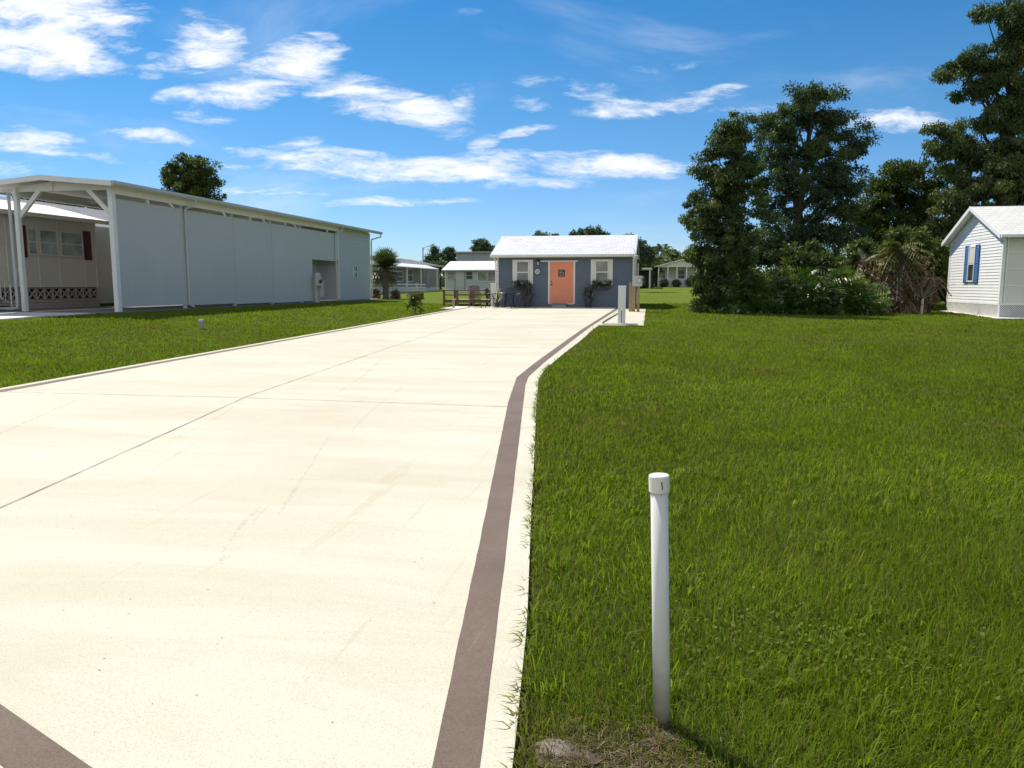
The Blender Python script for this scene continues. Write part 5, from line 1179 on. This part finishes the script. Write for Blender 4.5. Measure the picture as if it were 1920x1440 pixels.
# ---------------------------------------------------------------- grass
def vnoise(x,y,s,seed):
    rg=np.random.default_rng(seed); G=rg.random((256,256)); u=x/s+100;v_=y/s+100; i=np.floor(u).astype(int);j=np.floor(v_).astype(int); fu=u-i;fv=v_-j; fu=fu*fu*(3-2*fu);fv=fv*fv*(3-2*fv)
    i%=255;j%=255
    return (G[i,j]*(1-fu)+G[i+1,j]*fu)*(1-fv)+(G[i,j+1]*(1-fu)+G[i+1,j+1]*fu)*fv
M['grass']=foliage_mat('grass_blades',[(0,(.22,.165,.075)),(.12,(.17,.145,.045)),(.2,(.185,.185,.024)),(.45,(.145,.185,.014)),(.7,(.150,.215,.015)),(.88,(.195,.250,.020)),(1,(.27,.30,.05))],.48,.65,.15)
A_=R(10.7)
def allowed(x,y,jit):
    e=tab(EDGE,y); ok=(x>e+jit)|(x<LE(y)+jit*.5)
    ok&=~((x>-1.9)&(x<-.50)&(y>24.5)&(y<37))
    ok&=~((x>-10.15)&(x<-9)&(y>35.2)&(y<38.3))
    ok&=~((x>-8.0)&(x<-1.1)&(y>37.2)&(y<43))
    ok&=~((x<-17.1)&(y>21.25)); ok&=~((x<np.interp(y,[17,18.9,20.4,21.3],[-19.6,-18.5,-17.8,-17.3]))&(y>15)&(y<21.3))
    ok&=~((x>11.95)&(y>30.2)&(y<36.5))
    ok&=~(((x-.05)**2+(y-2.67)**2)<.036**2)
    ok&=~((x<LE(6))&(y<3))
    return ok
def scatter(y0,y1,dens,length,width,seed,left=True,right=True,lvar=.35):
    rg=np.random.default_rng(seed)
    # area: camera wedge with a margin, D along heading
    D0,D1=y0,y1; Wd=(.69*D1+2.6); n=int(dens*(2*Wd)*(D1-D0))
    X=rg.uniform(-Wd,Wd,n); D=rg.uniform(D0,D1,n); keep=np.abs(X)<.69*D+2.4; X=X[keep];D=D[keep]
    x=X*math.cos(A_)-D*math.sin(A_); y=X*math.sin(A_)+D*math.cos(A_)
    ok=allowed(x,y,rg.normal(.01,.012,len(x)))
    x=x[ok];y=y[ok]; n=len(x)
    big=vnoise(x,y,2.2,1)*.5+vnoise(x,y,.7,2)*.3+vnoise(x,y,.22,3)*.2
    # bare/dry area by the pipe
    dry=np.exp(-(((x+.05)/.27)**2+((y-2.33)/.24)**2)**1.3)
    edge=np.exp(-np.maximum(0,x-tab(EDGE,y))/.10)*(x>tab(EDGE,y))*.55*(vnoise(x,y,.35,8)>.42)
    dryall=np.clip(dry+edge*.8+np.clip(vnoise(x,y,.9,9)-.74,0,1)*2.2,0,1)
    k=rg.random(n)>np.clip(dry*.70,0,1); x=x[k];y=y[k];big=big[k];dryall=dryall[k];dry=dry[k]; n=len(x)
    tall=np.clip((vnoise(x,y,1.5,31)-.35)*1.8,0,1); L_=length*(.52+.5*big+.50*tall)*rg.lognormal(0,lvar,n)*(1-.45*dry); W_=width*rg.uniform(.7,1.3,n)
    az=rg.random(n)*6.283; bend=np.clip(rg.normal(.55,.28,n),.08,1.25)
    gust=(vnoise(x,y,.5,5)-.5)*4; az=np.where(rg.random(n)<.5,gust+3.14*vnoise(x,y,1.3,6)+rg.normal(0,.6,n),az)
    dx,dy=np.cos(az),np.sin(az); z=H(x,y)-.004
    fa=rg.random(n)*3.14; sx,sy=np.cos(fa)*W_/2,np.sin(fa)*W_/2
    b=np.stack([x,y,z],1); sv=np.stack([sx,sy,np.zeros(n)],1)
    m_=b+np.stack([dx*L_*bend*.32,dy*L_*bend*.32,L_*.55*np.sqrt(np.maximum(.1,1-(bend*.6)**2))],1)
    tp=b+np.stack([dx*L_*bend*.95,dy*L_*bend*.95,L_*np.sqrt(np.maximum(.03,1-np.minimum(bend,.98)**2))*.95],1)
    V=np.stack([b-sv,b+sv,m_+sv*.8,m_-sv*.8,tp],1)
    tint=np.clip(.2+.8*(big*.55+(1-tall)*.22+rg.normal(0,.17,n)*.8+.06),.2,1); isd=rg.random(n)<(.05+dryall*.75+np.clip(vnoise(x,y,1.7,21)-.55,0,1)*.5); tint=np.where(isd,rg.random(n)*.16,tint)
    return V,tint
def grass():
    Vs=[];Ts=[]
    for a in ((1.3,3.2,12500,.060,.0040,201),(3.2,5.2,8200,.062,.0052,202),(5.2,9,3700,.064,.0085,203),(9,15,1600,.062,.013,204),(15,24,800,.055,.018,205),(24,42,300,.050,.028,206)):
        V,T=scatter(*a); Vs.append(V);Ts.append(T)
    V,T=scatter(1.3,6,230,.13,.0052,210,lvar=.25); Vs.append(V);Ts.append(np.clip(T+.25,0,1))
    # coarse tussocks of longer, lighter blades
    rg=np.random.default_rng(215); nt_=170; tx=rg.uniform(-1,5,nt_); ty=1.8+rg.random(nt_)**1.2*5; k=rg.integers(14,34,nt_); cx=np.repeat(tx,k);cy=np.repeat(ty,k); n=len(cx)
    x=cx+rg.normal(0,.03,n); y=cy+rg.normal(0,.03,n); ok=allowed(x,y,.02)&(np.hypot(x-.05,y-2.5)>.3); x=x[ok];y=y[ok];cx=cx[ok];cy=cy[ok];n=len(x); az=np.arctan2(y-cy,x-cx)+rg.normal(0,.6,n); dx,dy=np.cos(az),np.sin(az); L_=rg.uniform(.07,.15,n); b=np.stack([x,y,H(x,y)],1); w=.0022+.0004*y; sv=np.stack([-dy*w,dx*w,0*w],1); be=rg.uniform(.3,.9,n)
    V=np.stack([b-sv,b+sv,b+np.stack([dx*L_*be*.4,dy*L_*be*.4,L_*.55],1)+sv*.9,b+np.stack([dx*L_*be*.4,dy*L_*be*.4,L_*.55],1)-sv*.9,b+np.stack([dx*L_*be,dy*L_*be,L_*(1-.55*be)],1)],1); Vs.append(V); Ts.append(np.clip(rg.normal(.6,.18,n),.22,1))
    # longer blades leaning out over the concrete edge
    rg=np.random.default_rng(211); n=2300; y=1.6+rg.random(n)**1.6*12; cl=vnoise(y,y*0,.16,12)+.25*vnoise(y,y*0,.5,13); k=rg.random(n)<np.clip((vnoise(y,y*0,.37,14)*.6+rg.random(n)*.5-.45)*1.6,.05,1); y=y[k];n=len(y); x=tab(EDGE,y)+rg.uniform(-.005,.04,n)
    L_=rg.uniform(.04,.10,n); az=rg.normal(3.3,1.0,n); dx,dy=np.cos(az),np.sin(az); z=H(x,y)+.02; b=np.stack([x,y,z],1); w=.0028+.0005*y; sv=np.stack([-dy*w,dx*w,0*w],1)
    V=np.stack([b-sv,b+sv,b+np.stack([dx*L_*.5,dy*L_*.5,L_*.38],1)+sv*.8,b+np.stack([dx*L_*.5,dy*L_*.5,L_*.38],1)-sv*.8,b+np.stack([dx*L_,dy*L_,L_*.28+.01],1)],1); Vs.append(V);Ts.append(np.where(rg.random(n)<.25,rg.random(n)*.18,rg.uniform(.2,.9,n)))
    V=np.concatenate(Vs);T=np.concatenate(Ts); print('blades',len(V))
    o=npmesh('grass',V,[(0,1,2,3),(3,2,4)],T,M['grass']); tag(o,'green lawn grass growing on both sides of the driveway','grass',kind='stuff')
    M['thatch']=foliage_mat('brown_thatch',[(0,(.06,.04,.022)),(.6,(.15,.10,.055)),(1,(.30,.22,.13))],.15)
    # thatch lying on the bare patch
    rg=np.random.default_rng(212); n=1300; x=rg.normal(-.05,.20,n);y=rg.normal(2.40,.17,n); ok=allowed(x,y,.01); x=x[ok];y=y[ok];n=len(x); a=rg.random(n)*6.28; L_=rg.uniform(.01,.045,n); z=H(x,y)+rg.uniform(.012,.026,n)
    d=np.stack([np.cos(a)*L_,np.sin(a)*L_,rg.normal(0,.005,n)],1); s=np.stack([-np.sin(a),np.cos(a),0*a],1)*.0013; b=np.stack([x,y,z],1)
    V=np.stack([b-s,b+s,b+d+s*.5,b+d-s*.5],1); tag(npmesh('dry_thatch',V,[(0,1,2,3)],rg.random(n),M['thatch']),'dry brown thatch on the bare soil round the tall pipe','thatch',kind='stuff')
    # clover patch
    rg=np.random.default_rng(213); n=1100; x=rg.normal(.72,.34,n);y=rg.normal(3.35,.2,n); x2=x*math.cos(.2); z=H(x,y)+rg.uniform(.02,.06,n); a=rg.random(n)*6.28; r=rg.uniform(.006,.010,n)
    V=np.zeros((n,6,3))
    for j in range(6):
        an=a+j*math.pi/3; V[:,j,0]=x+np.cos(an)*r;V[:,j,1]=y+np.sin(an)*r;V[:,j,2]=z+np.cos(an+a*3)*r*.6
    M['clover']=foliage_mat('clover_leaves',[(0,(.10,.15,.012)),(.8,(.16,.22,.02)),(1,(.22,.28,.05))],.4,.7,.15)
    tag(npmesh('clover',V,[(0,1,2,3,4,5)],rg.random(n),M['clover']),'patch of small round clover leaves in the grass right of the tall pipe','clover',kind='stuff')
grass()
